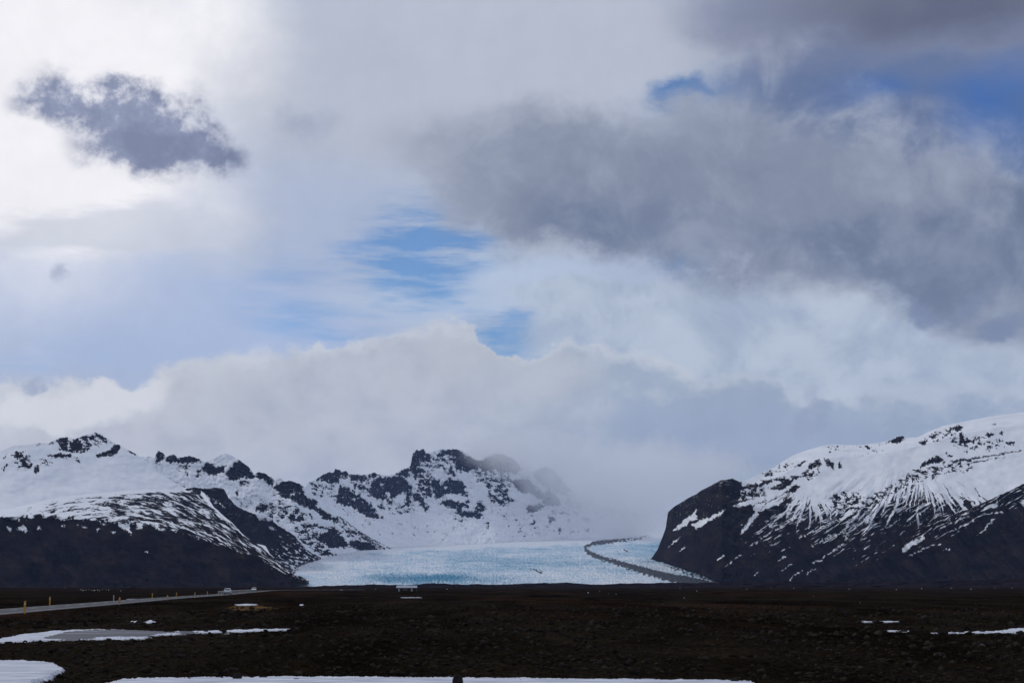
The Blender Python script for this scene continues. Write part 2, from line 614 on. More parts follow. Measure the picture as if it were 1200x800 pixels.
# ---- dark flank between that bench and the snowy spur
L1b_crest = [(205, 580), (215, 573), (226, 571), (240, 572), (252, 571), (262, 573), (268, 583), (275, 591), (285, 597), (299, 602), (304, 609), (320, 611), (335, 621), (345, 627), (352, 636),
             (358, 642), (366, 648), (376, 653)]
L1b_base = [(205, 690), (330, 690), (339, 672), (350, 661), (376, 653.5)]


def L1b_field(px, py):
    b = 6 + 0 * px
    n = fbm((px + py * .8) * .12, (py - px * .5) * .4, 4, 44, .6)
    d = curve([(205, -.6), (300, -.75), (318, -.3), (335, -.1), (376, -.12)], px) + .3 * sstep(628, 660, py) - .3
    b = np.minimum(b, -(n + d) * 6)
    return carve(px, py, (), [[(316, 617), (323, 620), (318, 622)], [(250, 583), (256, 590), (252, 590)], [(258, 590), (264, 594), (260, 594)], [(242, 580), (248, 586), (243, 585)]], (), (), (), b, 1.2, 8)


mountain('mountain', 205, 376, L1b_crest, L1b_base, lambda px, py: curve([(205, 3900), (330, 4000), (376, 4900)], px) + (690 - py) * 4.5,
         L1b_field, lambda px, py, r: 60 * ridged((px + py * .6) * .05, py * .015, 3, 46) + 8 * fbm(px * .15, py * .2, 3, 47),
         'bare dark flank dropping to the glacier behind the near left slope', jag=1.2, back=700, seed=4)

# ---- snowy spur with black rock bands running down to the glacier
L2_crest = [(120, 540), (150, 533), (168, 535), (176, 534), (181, 537), (185, 527.5), (190, 530), (195, 535), (203, 532), (210, 536), (222, 534), (232, 537), (240, 541), (247, 539), (258, 533), (266, 531),
            (274, 535), (282, 540), (291, 546), (298, 556), (302, 553), (309, 553.5), (314, 557), (321, 561), (328, 560), (333, 564), (340, 563), (348, 565), (354, 568), (360, 574), (370, 582), (383, 592), (395, 603),
            (405, 608), (415, 617), (430, 627), (446, 636), (460, 642)]
L2_base = [(120, 690), (330, 690), (345, 675), (375, 656), (395, 650), (420, 645.5), (446, 643.5), (460, 643)]
L2_rocks = [
    [(182, 542), (185, 527), (190, 529), (194, 534), (190, 538), (187, 543)],
    [(194, 537), (199, 532), (204, 533), (208, 536), (213, 533), (222, 534), (229, 535), (236, 541), (230, 541), (221, 543), (208, 541), (200, 542), (195, 541)],
    [(236, 549), (241, 543), (248, 543), (253, 548), (258, 546), (264, 546), (264, 553), (256, 554), (250, 557), (243, 555)],
    [(264, 556), (268, 552), (273, 544), (281, 539), (290, 545), (297, 555), (297, 560), (290, 562), (284, 558), (279, 562), (273, 563), (268, 559)],
    [(301, 556), (302, 552), (308, 552), (314, 556), (320, 561), (320, 571), (314, 567), (308, 561), (303, 561)],
    [(298, 596), (304, 593), (312, 592), (316, 595), (309, 599), (303, 600)], [(274, 577), (278, 574), (278, 579)],
    [(320, 571), (328, 566), (338, 562), (345, 564), (352, 566), (355, 573), (357, 580), (350, 578), (345, 577), (340, 580), (342, 584), (336, 585), (328, 579)],
    [(341, 581), (348, 577), (355, 577), (362, 584), (368, 590), (374, 595), (382, 599), (388, 604), (388, 609), (382, 609), (375, 603), (368, 597), (360, 595), (350, 590), (343, 586)],
    [(300, 593), (307, 592), (314, 593), (312, 597), (302, 600)], [(314, 605), (319, 602), (323, 607)],
    [(337, 606), (341, 602), (346, 606), (352, 603), (359, 609), (350, 611), (340, 611)], [(359, 604), (363, 603), (367, 608)],
    [(303, 609), (316, 609), (326, 611), (324, 613), (308, 613)], [(352, 614), (360, 613.5), (372, 615), (382, 618), (379, 620.5), (370, 617.5), (356, 617.5)],
    [(372, 630), (378, 624), (386, 622), (398, 626), (406, 634), (410, 640), (400, 641), (388, 642), (380, 637)],
    [(382, 618), (392, 617), (401, 625), (397, 629), (388, 625)], [(410, 633), (420, 634), (432, 635), (440, 640), (446, 644), (434, 645), (420, 645), (411, 640)],
    [(378, 644), (384, 643), (391, 651), (380, 651)], [(364, 586), (370, 585), (372, 590), (366, 590)], [(388, 606), (396, 606), (399, 611), (392, 611)]]
L2_half = [([(281, 562), (288, 563), (294, 567), (288, 572), (282, 569)], .05), ([(228, 553), (236, 548), (240, 556), (232, 560)], -.05), ([(270, 585), (290, 578), (300, 592), (288, 598)], -.3),
           ([(300, 585), (350, 592), (362, 606), (320, 608)], -.12), ([(345, 618), (372, 620), (380, 640), (392, 650), (376, 652), (352, 634)], -.02),
           ([(398, 612), (418, 622), (452, 642), (420, 640), (400, 626)], -.1), ([(205, 540), (225, 545), (222, 560), (208, 552)], -.22), ([(316, 575), (336, 588), (352, 600), (330, 596)], -.15),
           ([(388, 604), (402, 606), (406, 616), (392, 614)], -.1)]
L2_lines = [[(405, 610, .6), (420, 622, .7), (440, 633, .7), (458, 642, .5)], [(412, 620, .5), (430, 630, .6), (448, 641, .5)], [(398, 615, .5), (412, 626, .6)]]
mountain('mountain', 120, 460, L2_crest, L2_base,
         lambda px, py: curve([(120, 4300), (345, 4600), (375, 5150), (420, 5950), (460, 6200)], px) + (690 - py) * 5.5 - curve([(120, 0), (345, 0), (375, 180), (460, 250)], px),
         lambda px, py: carve(px, py, L2_rocks, (), L2_half, L2_lines, (), None, 1.5, 12),
         lambda px, py, r: 26 * fbm(px * .04, py * .05, 3, 51) + 30 * r * ridged(px * .16, py * .12, 3, 52) + 10 * fbm(px * .3, py * .3, 2, 53),
         'snowy spur striped with black rock bands, running down to the left glacier edge', jag=1.0,
         jagmask=[(120, .2), (175, .4), (185, 1), (236, 1), (244, .2), (268, .2), (280, 1), (460, 1)], back=1400, seed=6)

# ---- the high craggy mountain at the glacier head
L3_crest = [(320, 600), (345, 585), (356, 572), (363, 564), (370, 562), (378, 556), (385, 553), (391, 553), (393, 549.5), (398, 550), (400, 553), (405, 551), (409, 556), (415, 555), (422, 556), (430, 556), (438, 553), (443, 555),
            (452, 557), (460, 556), (470, 551), (477, 548), (481, 545), (483.5, 532), (488, 526.5), (492, 528), (497, 525.5), (500, 531), (506, 530), (512, 527.5), (516, 525), (522, 526.5), (535, 526), (543, 529),
            (550, 534), (558, 539), (566, 538), (574, 533), (582, 531), (592, 533), (601, 537), (608, 543), (614, 550), (622, 553), (630, 549), (640, 547), (650, 550), (657, 561), (664, 569), (674, 577),
            (690, 583), (702, 590), (720, 596), (745, 601), (775, 604), (830, 606), (900, 610)]
GT = [(300, 680), (335, 668), (375, 652), (420, 644), (455, 640.5), (500, 639.5), (560, 637), (640, 633), (700, 629), (735, 627.5), (770, 627), (900, 627)]
L3_rocks = [
    [(372, 562), (378, 555), (385, 552), (391, 552), (393, 549), (398, 549), (399, 557), (397, 567), (388, 565), (378, 563)], [(399, 553), (403, 550), (408, 551), (409, 557), (404, 560), (400, 558)],
    [(409, 558), (415, 554), (418, 558), (420, 555), (429, 556), (431, 563), (424, 563), (412, 562)], [(412, 566), (418, 566), (424, 571), (423, 574), (416, 571)],
    [(393, 584), (396, 575), (399, 568), (405, 572), (414, 576), (420, 580), (425, 585), (434, 590), (438, 597), (441, 603), (448, 605), (443, 608), (437, 608), (430, 605), (420, 600), (410, 592), (402, 591), (394, 588)],
    [(434, 571), (436, 564), (441, 560), (447, 560), (452, 559), (460, 558), (466, 557), (472, 560), (478, 565), (481, 570), (481, 585), (479, 593), (474, 592), (477, 580), (474, 577), (468, 579), (462, 583), (455, 586), (447, 585), (440, 583), (433, 578)],
    [(431, 556), (438, 552), (443, 554), (440, 559), (432, 561)], [(464, 556), (470, 551), (476, 548), (480, 551), (478, 558), (470, 558)],
    [(480, 548), (484, 532), (488, 525), (492, 526), (497, 524), (499, 531), (505, 535), (505, 540), (498, 541), (492, 540), (491, 548), (500, 552), (497, 555), (490, 556), (487, 562), (484, 555)],
    [(510, 532), (520, 528), (532, 525), (540, 528), (546, 534), (540, 537), (526, 533), (514, 535.5)], [(525, 551), (529, 548), (533, 553), (532, 557), (526, 555)],
    [(504, 560), (508, 562), (514, 562), (516, 569), (522, 565), (527, 560), (532, 563), (538, 562), (543, 568), (546, 575), (547, 583), (540, 578), (533, 578), (526, 578), (518, 582), (510, 583), (507, 574)],
    [(495, 578), (505, 576), (507, 581), (498, 582)], [(483, 578), (490, 578), (496, 585), (492, 588), (485, 585)], [(491, 591), (496, 588), (502, 594), (499, 597), (493, 594)],
    [(517, 588), (524, 585), (534, 587), (545, 590), (548, 586), (549, 593), (536, 596), (524, 593), (517, 591)],
    [(534, 600), (535, 596), (542, 598), (552, 600), (558, 598), (560, 590), (563, 588), (566, 593), (568, 595), (565, 600), (564, 606), (552, 606), (540, 604)],
    [(530, 540), (536, 533), (548, 534), (556, 539), (565, 539), (570, 533), (578, 530), (588, 531), (598, 535), (606, 541), (612, 549), (606, 556), (598, 553), (588, 556), (580, 550), (572, 552), (560, 549), (545, 553), (535, 549)],
    [(593, 562), (606, 562), (618, 560), (628, 570), (634, 576), (640, 583), (632, 585), (622, 578), (612, 578), (600, 566)], [(634, 590), (640, 580), (642, 570), (648, 577), (656, 586), (655, 592), (645, 592)],
    [(624, 556), (632, 548), (646, 546), (655, 556), (660, 564), (655, 572), (640, 572)], [(648, 570), (660, 568), (670, 574), (664, 580), (652, 578)],
    [(617, 593), (625, 592), (640, 592), (634, 596), (625, 600), (618, 599)], [(642, 606), (648, 603), (649, 609), (645, 612)], [(682, 607), (688, 606), (694, 611), (688, 611)],
    [(654, 622), (657, 620), (658, 624)], [(686, 620), (690, 619.5), (689, 622.5)], [(443, 593), (446, 591), (450, 595), (446, 596)], [(533, 608), (536, 608), (535, 610)], [(538, 609.5), (541, 610), (539, 611)], [(570, 612.5), (573, 612.5), (572, 614)],
    [(623, 613), (626, 611), (626, 614.5)]]
L3_half = [([(496, 543), (522, 544), (522, 550), (497, 549)], .0), ([(489, 557), (503, 556), (506, 575), (490, 576)], .12), ([(505, 534), (545, 536), (528, 544), (508, 543)], -.1), ([(570, 566), (590, 564), (604, 588), (590, 592), (574, 590)], -.02),
           ([(663, 582), (682, 584), (682, 597), (664, 596)], .0), ([(686, 584), (704, 585), (703, 593), (686, 592)], -.05), ([(640, 595), (675, 592), (680, 606), (650, 604)], -.18), ([(430, 606), (520, 600), (620, 612), (640, 632), (560, 634), (470, 634)], -.52),
           ([(560, 590), (610, 600), (690, 610), (700, 626), (600, 630)], -.42), ([(360, 562), (395, 568), (392, 584), (366, 580)], -.16), ([(380, 585), (440, 606), (450, 632), (400, 605)], -.42), ([(550, 545), (600, 556), (600, 572), (560, 566)], -.1),
           ([(445, 588), (482, 584), (490, 600), (460, 604)], -.22), ([(660, 560), (700, 584), (760, 604), (700, 606), (660, 580)], -.15), ([(416, 560), (434, 566), (434, 584), (420, 576)], -.1)]


L3_snows = [[(453, 577), (457, 577), (456, 584), (453, 583)], [(464, 579), (471, 578), (474, 585), (470, 593), (465, 588)], [(446, 564), (450, 566), (446, 570)], [(411, 583), (416, 585), (414, 588)], [(520, 571), (523, 568), (524, 574)], [(484, 556), (481, 566), (478, 562)]]


def L3_depth(px, py):
    b = scurve(GT, px)
    d = gl_depth(b) + 40
    ck = scurve([(320, 560), (400, 600), (480, 598), (560, 606), (640, 604), (700, 606), (900, 612)], px)
    d = d + np.clip(b - np.maximum(py, ck), 0, None) * 14 + np.clip(ck - py, 0, None) * 6.5
    return d


mountain('mountain', 320, 900, L3_crest, [(x, y + 4) for x, y in GT], L3_depth,
         lambda px, py: carve(px, py, L3_rocks, L3_snows, L3_half, (), (), None, 2.0, 16, .3),
         lambda px, py, r: 40 * fbm(px * .03, py * .04, 3, 61) + 55 * r * ridged(px * .13, py * .09, 3, 62) + 14 * fbm(px * .25, py * .25, 3, 63),
         'craggy snow mountain above the glacier head, its right side lost in cloud', jag=1.3, jagmask=[(320, 1), (540, 1), (570, 1.8), (680, 1.8), (720, .5), (900, .3)], back=1500, seed=9)

# ---- right massif: black cliff end, snow dome, fanned gullies
R1_crest = [(758, 660), (764, 653), (770, 644), (776, 630), (780, 619), (781.5, 608), (783, 599.5), (792, 592), (803, 585.5), (815, 579), (822, 574), (836, 567), (846, 562), (858, 560.5), (866, 564), (872, 563), (890, 555.5), (908, 547), (918, 540), (930, 533), (945, 527.5),
            (962, 522.5), (975, 520.5), (990, 521), (1010, 521), (1028, 519), (1044, 516), (1050, 512), (1058, 510.5), (1062, 513), (1076, 512), (1084, 508), (1092, 504), (1105, 499), (1120, 496), (1138, 492), (1160, 488), (1180, 485), (1200, 483), (1260, 478), (1340, 480), (1420, 490)]
R1_base = [(758, 661), (765, 656), (790, 662), (812, 668), (832, 676), (846, 683), (854, 687.3), (1420, 687.3)]
R1_snow = [(758, 500), (840, 540), (866, 566), (869, 588), (890, 597), (905, 602), (925, 592), (945, 596), (975, 602), (1000, 606), (1020, 604), (1040, 592), (1060, 580), (1080, 582), (1100, 588), (1130, 592), (1200, 590), (1420, 600)]
R1_rocks = [
    [(750, 690), (758, 655), (772, 638), (779, 618), (780, 598), (800, 582), (822, 571), (845, 558), (860, 557), (868, 566), (868, 575), (866, 584), (858, 591), (845, 600), (830, 640), (830, 690)],
    [(866, 563), (872, 570), (880, 567), (890, 566), (900, 563), (907, 562), (905, 565), (893, 568), (885, 571), (874, 573), (867, 576)],
    [(905, 562), (915, 559), (923, 560), (929, 563), (926, 568), (921, 572), (915, 574), (905, 573), (901, 571), (912, 568), (918, 564)], [(921, 577), (927, 570), (933, 567), (938, 570), (934, 574), (925, 577)],
    [(927, 558), (933, 556), (939, 558), (933, 562), (928, 562)], [(942, 556), (948, 546), (955, 540), (960, 539), (963, 544), (958, 547), (952, 547), (947, 552), (944, 558)],
    [(966, 538), (971, 536.5), (977, 544), (977, 549), (970, 546)], [(983, 541), (985, 539.5), (986.5, 548), (983, 549.5)], [(932, 546), (940, 541.5), (945, 540), (938, 545.5)],
    [(888, 601), (900, 596), (912, 592), (922, 585), (928, 582), (929, 588), (920, 592), (917, 598), (905, 605), (896, 612), (888, 612)], [(860, 600), (870, 592), (880, 590), (884, 597), (888, 602), (890, 614), (858, 614)],
    [(1078, 518), (1082, 514), (1087, 515), (1084, 519), (1079, 521)], [(1090, 512), (1097, 508), (1103, 507.5), (1098, 511), (1091, 513.5)], [(1116, 503), (1120, 498), (1127, 498), (1128, 501), (1122, 505)],
    [(1123, 520), (1124, 508), (1128, 506), (1131, 514), (1138, 516), (1134, 521), (1128, 520), (1121, 522)], [(1139, 516), (1144, 513.5), (1141, 518)], [(1154, 510), (1158, 506.5), (1165, 507.5), (1160, 512.5)],
    [(1171, 508), (1175, 506.5), (1174, 510)], [(1179, 518), (1189, 517.5), (1189, 520.5), (1180, 520.5)], [(1077, 549), (1083, 541), (1090, 538), (1097, 533), (1100, 535), (1106, 540), (1098, 541.5), (1090, 543), (1084, 546)],
    [(1107, 529), (1111, 531), (1117, 535), (1112, 534.5)], [(1040, 517.5), (1047, 513.5), (1052, 510), (1058, 509.5), (1059, 515), (1051, 518.5), (1045, 518.5)], [(1014, 523), (1017, 521.5), (1020, 525.5), (1016, 526)], [(1022, 528), (1025, 526.5), (1027.5, 529)],
    [(1163, 497), (1165, 496), (1165, 499)], [(1130, 529), (1133, 529), (1133, 531)], [(1157, 523), (1160, 523), (1160, 526)], [(1151, 519), (1155, 518), (1154, 522)]]
R1_half = [([(893, 551), (906, 550), (908, 558), (894, 562)], -.05), ([(866, 571), (896, 570), (900, 588), (868, 592)], .0), ([(938, 552), (960, 548), (962, 556), (946, 566)], -.12), ([(966, 580), (1006, 574), (1012, 590), (980, 598)], -.02),
           ([(1060, 558), (1078, 547), (1108, 545), (1104, 556), (1070, 566)], -.05), ([(985, 596), (1030, 574), (1068, 556), (1072, 562), (1030, 590), (1000, 604)], -.12), ([(966, 521), (985, 521), (985, 532), (970, 530)], -.2), ([(1085, 508), (1118, 499), (1124, 512), (1095, 518)], -.15), ([(1115, 508), (1160, 512), (1155, 528), (1112, 524)], -.17),
           ([(1148, 515), (1182, 514), (1180, 524), (1145, 530)], -.15), ([(1105, 540), (1140, 536), (1140, 552), (1105, 556)], -.12), ([(985, 520), (1030, 520), (1040, 534), (990, 536)], -.42), ([(905, 545), (940, 538), (930, 552), (905, 556)], -.25)]
R1_lines = [[(1118, 540.5, .8), (1140, 537, .9), (1165, 533, .7), (1197, 528, .5)], [(1120, 545, .4), (1150, 540, .5), (1178, 536, .3)], [(1030, 520, .3), (1040, 519, .3)]]
R1_snows = [[(788, 621), (803, 609), (816, 598), (816, 607), (808, 611), (796, 619)], [(811, 614), (822, 609), (835, 604), (849, 597), (846, 602), (832, 609), (826, 614), (815, 619)],
            [(860, 593), (870, 588), (890, 583), (898, 580), (893, 587), (878, 591), (868, 593)], [(868, 623), (874, 616), (878, 608), (886, 599), (888, 603), (880, 612), (876, 618), (870, 624)]]
R1_slines = [[(909, 621, .5), (933, 606, .9)], [(898, 616, .5), (925, 596, 1.2)], [(937, 630, .5), (960, 619, .8), (990, 605, .9)], [(890, 633, .4), (905, 621, .6)], [(964, 653, .5), (988, 638, .8)], [(952, 659, .6), (963, 656, .9)],
             [(912, 657, .4), (921, 651, .7)], [(884, 674, .5), (888, 671, .6)], [(926, 679, .7), (930, 674, .5), (939, 669, .6)], [(841, 655, .8), (849, 651, .6)], [(861, 654, .4), (870, 649, .5)], [(950, 640, .4), (978, 625, .6)], [(968, 632, .4), (1010, 612, .7)],
             [(796, 646, .7), (803, 640, .5)], [(797, 628, .3), (783, 642, .3)], [(915, 668, .3), (928, 660, .5)], [(944, 673, .3), (958, 664, .4)], [(878, 640, .4), (890, 633, .5)], [(850, 664, .3), (858, 658, .5)], [(1030, 668, .8), (1040, 665, .7)], [(1026, 676, .8), (1028, 679, .6)]]


def R1_field(px, py):
    s = curve(R1_snow, px)
    qx = px + 4 * fbm(px * .04, py * .04, 3, 75)
    qy = py + 3 * fbm(px * .05, py * .05, 3, 76)
    a1, r1 = streak_uv(qx, qy, 1078, 522)
    a2, r2 = streak_uv(qx, qy, 952, 560)
    k = sstep(962, 985, px + (py - 600) * .4)
    n1 = fbm(a1 * 24, r1 * .02, 4, 71, .65)
    n2 = fbm(a2 * 14, r2 * .025, 4, 72, .65)
    n = n1 * k + n2 * (1 - k)
    n = n * 1.25 + .3 * fbm(px * .3, py * .3, 4, 73, .65)
    wd = curve([(758, 6), (860, 12), (930, 30), (980, 34), (1060, 36), (1120, 30), (1200, 18)], px)
    f = ((py - s) / wd + n * 1.25) * 4
    # sparse flecks of snow lower on the dark slope
    q = (px * .85 + py * .5)
    fl = fbm((px - py * 1.4) * .03, (qy + px * .62) * .40, 5, 74, .66)
    dens = .20 + .0085 * np.clip(py - s - 15, 0, 70)
    f = np.minimum(f, (dens - fl) * 6)
    f = carve(px, py, R1_rocks[1:], R1_snows, R1_half, R1_lines, (), f, 1.3, 17)
    cl = sdpoly(px, py, R1_rocks[0], 30) + 1.2 * fbm(px * .33, py * .33, 3, 78)
    cl = np.minimum(cl, (.40 - fbm((px - py * .8) * .13, (py + px * .55) * .33, 4, 79, .65) - .12 * sstep(605, 630, py)) * 7)
    f = np.maximum(f, cl)
    return carve(px, py, (), R1_snows, (), (), R1_slines, f, 1.2, 19)


def R1_depth(px, py):
    b = curve([(758, 5200), (765, 5000), (790, 4450), (812, 4000), (832, 3600), (846, 3380), (870, 3330), (1000, 3280), (1420, 3150)], px)
    bl = scurve(R1_base, px)
    s = scurve([(758, 640), (782, 625), (860, 596), (900, 590), (1000, 596), (1100, 590), (1420, 590)], px)
    c = scurve(R1_crest, px)
    kup = scurve([(758, 3), (850, 3), (900, 7), (1420, 8)], px)
    d = b + np.clip(bl - np.maximum(py, s), 0, None) * 4.4 + np.clip(s - py, 0, None) * kup
    d += np.clip(c + 14 - py, 0, None) * scurve([(758, 0), (860, 0), (920, 8), (1420, 14)], px)
    return d


def R1_relief(px, py, r):
    a1, r1 = streak_uv(px, py, 1056, 520)
    g = ridged(a1 * 5, r1 * .012, 3, 81)
    low = sstep(590, 625, py)
    u = ridged((px - py * .9) * .035, py * .01, 3, 84)
    cliff = sstep(880, 860, px)
    ca, cb = px * .93 + py * .37, py * .93 - px * .37
    return cliff * (20 * fbm(ca * .17, cb * .05, 5, 87, .6) + 16 * fbm(ca * .05, cb * .13, 4, 88, .6) + 10 * ridged(ca * .09 + .3, cb * .09, 3, 89)) + 16 * fbm(px * .03, py * .05, 3, 82) + 26 * g * sstep(545, 600, py) * sstep(930, 1000, px) + 50 * low * u + 14 * r * (1 - .6 * low) * fbm(px * .22, py * .2, 4, 83)


mountain('mountain', 758, 1420, R1_crest, R1_base, R1_depth, R1_field, R1_relief,
         'broad snow dome at the right ending in a black cliff beside the glacier', jag=.7,
         jagmask=[(758, 1.2), (860, 1.2), (880, .5), (960, .35), (1100, .5), (1130, .25), (1420, .3)], moss=lambda px, py: .8 * sstep(-.05, .5, fbm((px - py * .9) * .03, (py + px * .6) * .05, 4, 86, .6)), seed=13)

R2_crest = [(955, 686), (985, 672), (1010, 656), (1035, 641), (1060, 626), (1090, 613), (1105, 606), (1125, 600), (1145, 592), (1160, 585), (1180, 576), (1200, 566.5), (1240, 550), (1320, 530), (1420, 520)]


def R2_field(px, py):
    c = curve(R2_crest, px)
    fl = fbm((px - py * 1.2) * .03, (py + 3 * fbm(px * .04, py * .04, 2, 96) + px * .60) * .42, 5, 91, .66)
    dens = .10 + .013 * np.clip(py - c, 0, 60) + curve([(955, .4), (1050, .25), (1090, .05), (1200, .03)], px)
    f = (dens - fl) * 9
    return carve(px, py, (), [[(1056, 645), (1062, 637), (1072, 632), (1082, 627), (1083, 631), (1074, 637), (1066, 642), (1060, 646)], [(1195, 588), (1201, 583), (1206, 590), (1200, 594)], [(1160, 593), (1168, 588), (1171, 592), (1164, 596)],
                              [(1097, 638), (1102, 636), (1101, 639.5)], [(1107, 643), (1114, 642), (1112, 644.5)]],
                 [], (), [[(1095, 637, .3), (1065, 651, .5)], [(1145, 627, .5), (1165, 608, .8)], [(1150, 602, .4), (1175, 600, .5)], [(1100, 620, .5), (1130, 606, .8)], [(1112, 624, .4), (1140, 610, .6)]], f, 1.3, 23)


mountain('mountain', 955, 1420, R2_crest, [(955, 687.3), (1420, 687.3)],
         lambda px, py: 2950 + (687.3 - py) * 4.4, R2_field,
         lambda px, py, r: 60 * ridged((px - py * .9) * .035, py * .010, 3, 92) + 8 * fbm(px * .14, py * .18, 3, 93),
         'dark shoulder at the right edge in front of the snow dome, flecked with snow', jag=.8, back=260,
         moss=lambda px, py: .8 * sstep(-.05, .5, fbm((px - py * .9) * .03, (py + px * .6) * .05, 4, 95, .6)), seed=15)


# ------------------------------------------------------------------ glacier
def build_glacier():
    st = .6
    px = np.arange(318, 880, st)
    yt = curve(GT, px)
    yb = np.full(px.shape, 687.2)
    nr = 170
    t = np.linspace(0, 1, nr)[:, None]
    PX = np.repeat(px[None], nr, 0)
    PY = yb[None] + (yt - yb)[None] * t
    D = gl_depth(PY)
    fade = sstep(0, .06, t) * (1 - sstep(.9, 1, t))
    X, Y, Z = at_depth(PX, PY, D)
    n = ridged(PX * .10 + fbm(PX * .03, PY * .1, 2, 3) * 1.5, PY * .42, 4, 101)
    n2 = fbm(PX * .5, PY * .9, 3, 103)
    rough = .35 + .9 * sstep(668, 680, PY) * sstep(395, 440, PX) * (1 - sstep(560, 640, PX)) + .3 * sstep(640, 655, PY)
    Z = Z + fade * rough * 1.2 * (3.4 * n + 2.6 * n2 + 3.0 * ridged(PX * .22, PY * .8, 3, 117)) * Y / 4500
    e = lambda cx, cy, rx, ry: np.clip(1 - np.hypot((PX - cx) / rx, (PY - cy) / ry), 0, 1)
    crev = ridged(PX * .16 + .6 * n, PY * .75, 4, 111)
    band = ridged(PX * .022 + .4 * fbm(PX * .02, PY * .05, 2, 119), PY * .30 + PX * .004, 4, 120)
    blue = .12 + .34 * np.clip(band - .2, -.4, .8) + .22 * fbm(PX * .02, PY * .14, 4, 105) + .16 * n2 + .42 * np.clip(crev - .3, -.2, 1) + .2 * fbm(PX * .05, PY * .5, 3, 112)
    blue += .9 * e(505, 679, 95, 9) + .35 * e(590, 660, 130, 12) + .25 * e(560, 645, 160, 7) + .35 * e(780, 648, 80, 14) + .3 * e(770, 640, 50, 8)
    blue += .35 * sstep(.05, .5, fbm(PX * .35, PY * .5, 3, 109)) * sstep(672, 678, PY) * (1 - np.abs(PX - 500) / 140).clip(0, 1)
    blue -= .2 * sstep(.0, .5, fbm(PX * .012, PY * .1, 3, 121)) + .25 * e(385, 668, 70, 16) + .22 * sstep(684, 687, PY) + .3 * e(700, 631, 140, 5) + .25 * e(430, 662, 120, 5) + .2 * e(690, 676, 120, 9)
    blue -= .75 * sstep(11, 0, PY - yt[None] + 5 * fbm(PX * .03, PY * .25, 4, 118))
    nn = fbm(PX * .3, PY * .5, 3, 107)
    mor = sdline(PX, PY, [(688, 640, 1.6), (686, 643, 2), (689, 648, 2.3), (700, 653, 2.2), (716, 658, 2.4), (735, 664, 3.0), (755, 669.7, 3.8), (776, 675.5, 4.4), (806, 681.5, 4.8), (840, 688, 4.4)], 14) * .6
    mor = np.maximum(mor, sdline(PX, PY, [(689, 640, 1.5), (697, 636.5, 2.2), (712, 635, 2.4), (724, 633.5, 1.6)], 8) * .6)
    mor = np.maximum(mor, np.minimum(sdline(PX, PY, [(715, 634.5, 1.8), (735, 632.5, 2), (762, 628, 1.6)], 8), nn * 3 + .3))
    mor = np.maximum(mor, sdline(PX, PY, [(730, 644, .3), (737, 647, .5)], 5))
    mor = np.maximum(mor, np.minimum(sdline(PX, PY, [(780, 664, 1), (820, 676, 1.8), (850, 684, 2)], 8), nn * 4))
    mor = np.maximum(mor, np.minimum(sdline(PX, PY, [(622, 668, 1), (634, 671, 1.6)], 8), nn * 5))
    mor = np.maximum(mor, np.minimum(sdpoly(PX, PY, [(795, 664), (835, 668), (870, 686), (835, 686), (805, 676)], 8), nn * 4 - .6))
    mor = np.maximum(mor, np.minimum(sdpoly(PX, PY, [(318, 670), (342, 662), (350, 668), (340, 676), (318, 680)], 8), nn * 4 + .3))
    dirt = sstep(-1.2, 1.2, mor + nn * 1.5 + .1)
    Z = Z + sstep(-1.5, 2.5, mor) * 3
    V = np.stack([X, Y, Z], -1).reshape(-1, 3)
    o = np_mesh('glacier', V, grid_faces(*X.shape), M_glac, {'blue': blue.clip(0, 1), 'dirt': dirt})
    tag(o, 'pale blue glacier tongue with a dark curved moraine band', 'glacier', kind='structure')


build_glacier()


# ------------------------------------------------------------------ low moraine hills along the far edge of the plain
def build_moraine():
    st = 1.0
    px = np.arange(-260, 1460, st)
    yc = curve([(-260, 688), (0, 688), (180, 688), (300, 687.2), (345, 687), (400, 685.6), (440, 684.2), (472, 685), (520, 682.8), (548, 684.6), (590, 684.2), (640, 682.3), (665, 682.5), (700, 684.6), (745, 682.8), (800, 682.4), (880, 681.8), (1000, 681.6), (1060, 681.2),
                (1120, 679.4), (1160, 678.8), (1200, 677), (1300, 676), (1460, 678)], px) + 1.5 * fbm(px * .035, px * 0, 5, 113, .6)
    nr = 26
    t = np.linspace(0, 1, nr)[:, None]
    PX = np.repeat(px[None], nr, 0)
    D0 = curve([(-260, 2500), (300, 2500), (500, 2300), (1100, 2100), (1460, 1900)], px)
    base = HOR + EYE * F / D0 + .8
    PY = base[None] + (yc - base)[None] * t ** .8
    D = D0[None] + 160 * t + 40 * fbm(PX * .05, t * 3 + 0 * PX, 3, 115)
    X, Y, Z = at_depth(PX, PY, D)
    bk = [(X[-1] * (1 + .08 * k), Y[-1] * (1 + .08 * k), Z[-1] * (1 - k / 3) - 2 * k) for k in (1, 2, 3)]
    X = np.concatenate([X, [b[0] for b in bk]]); Y = np.concatenate([Y, [b[1] for b in bk]]); Z = np.concatenate([Z, [b[2] for b in bk]])
    o = np_mesh('hills', np.stack([X, Y, Z], -1).reshape(-1, 3), grid_faces(*X.shape), M_moraine)
    tag(o, 'low dark moraine hummocks along the far edge of the plain', 'hills', kind='structure')


build_moraine()

# ------------------------------------------------------------------ plain, road, snow patches
ROAD = [(-22, -120), (-25.5, -40), (-28.4, 0), (-36.5, 60), (-45, 123), (-54.8, 197), (-64, 264), (-76.9, 378), (-90, 475), (-105, 590), (-117, 680), (-120, 745), (-112, 815), (-92, 870)]


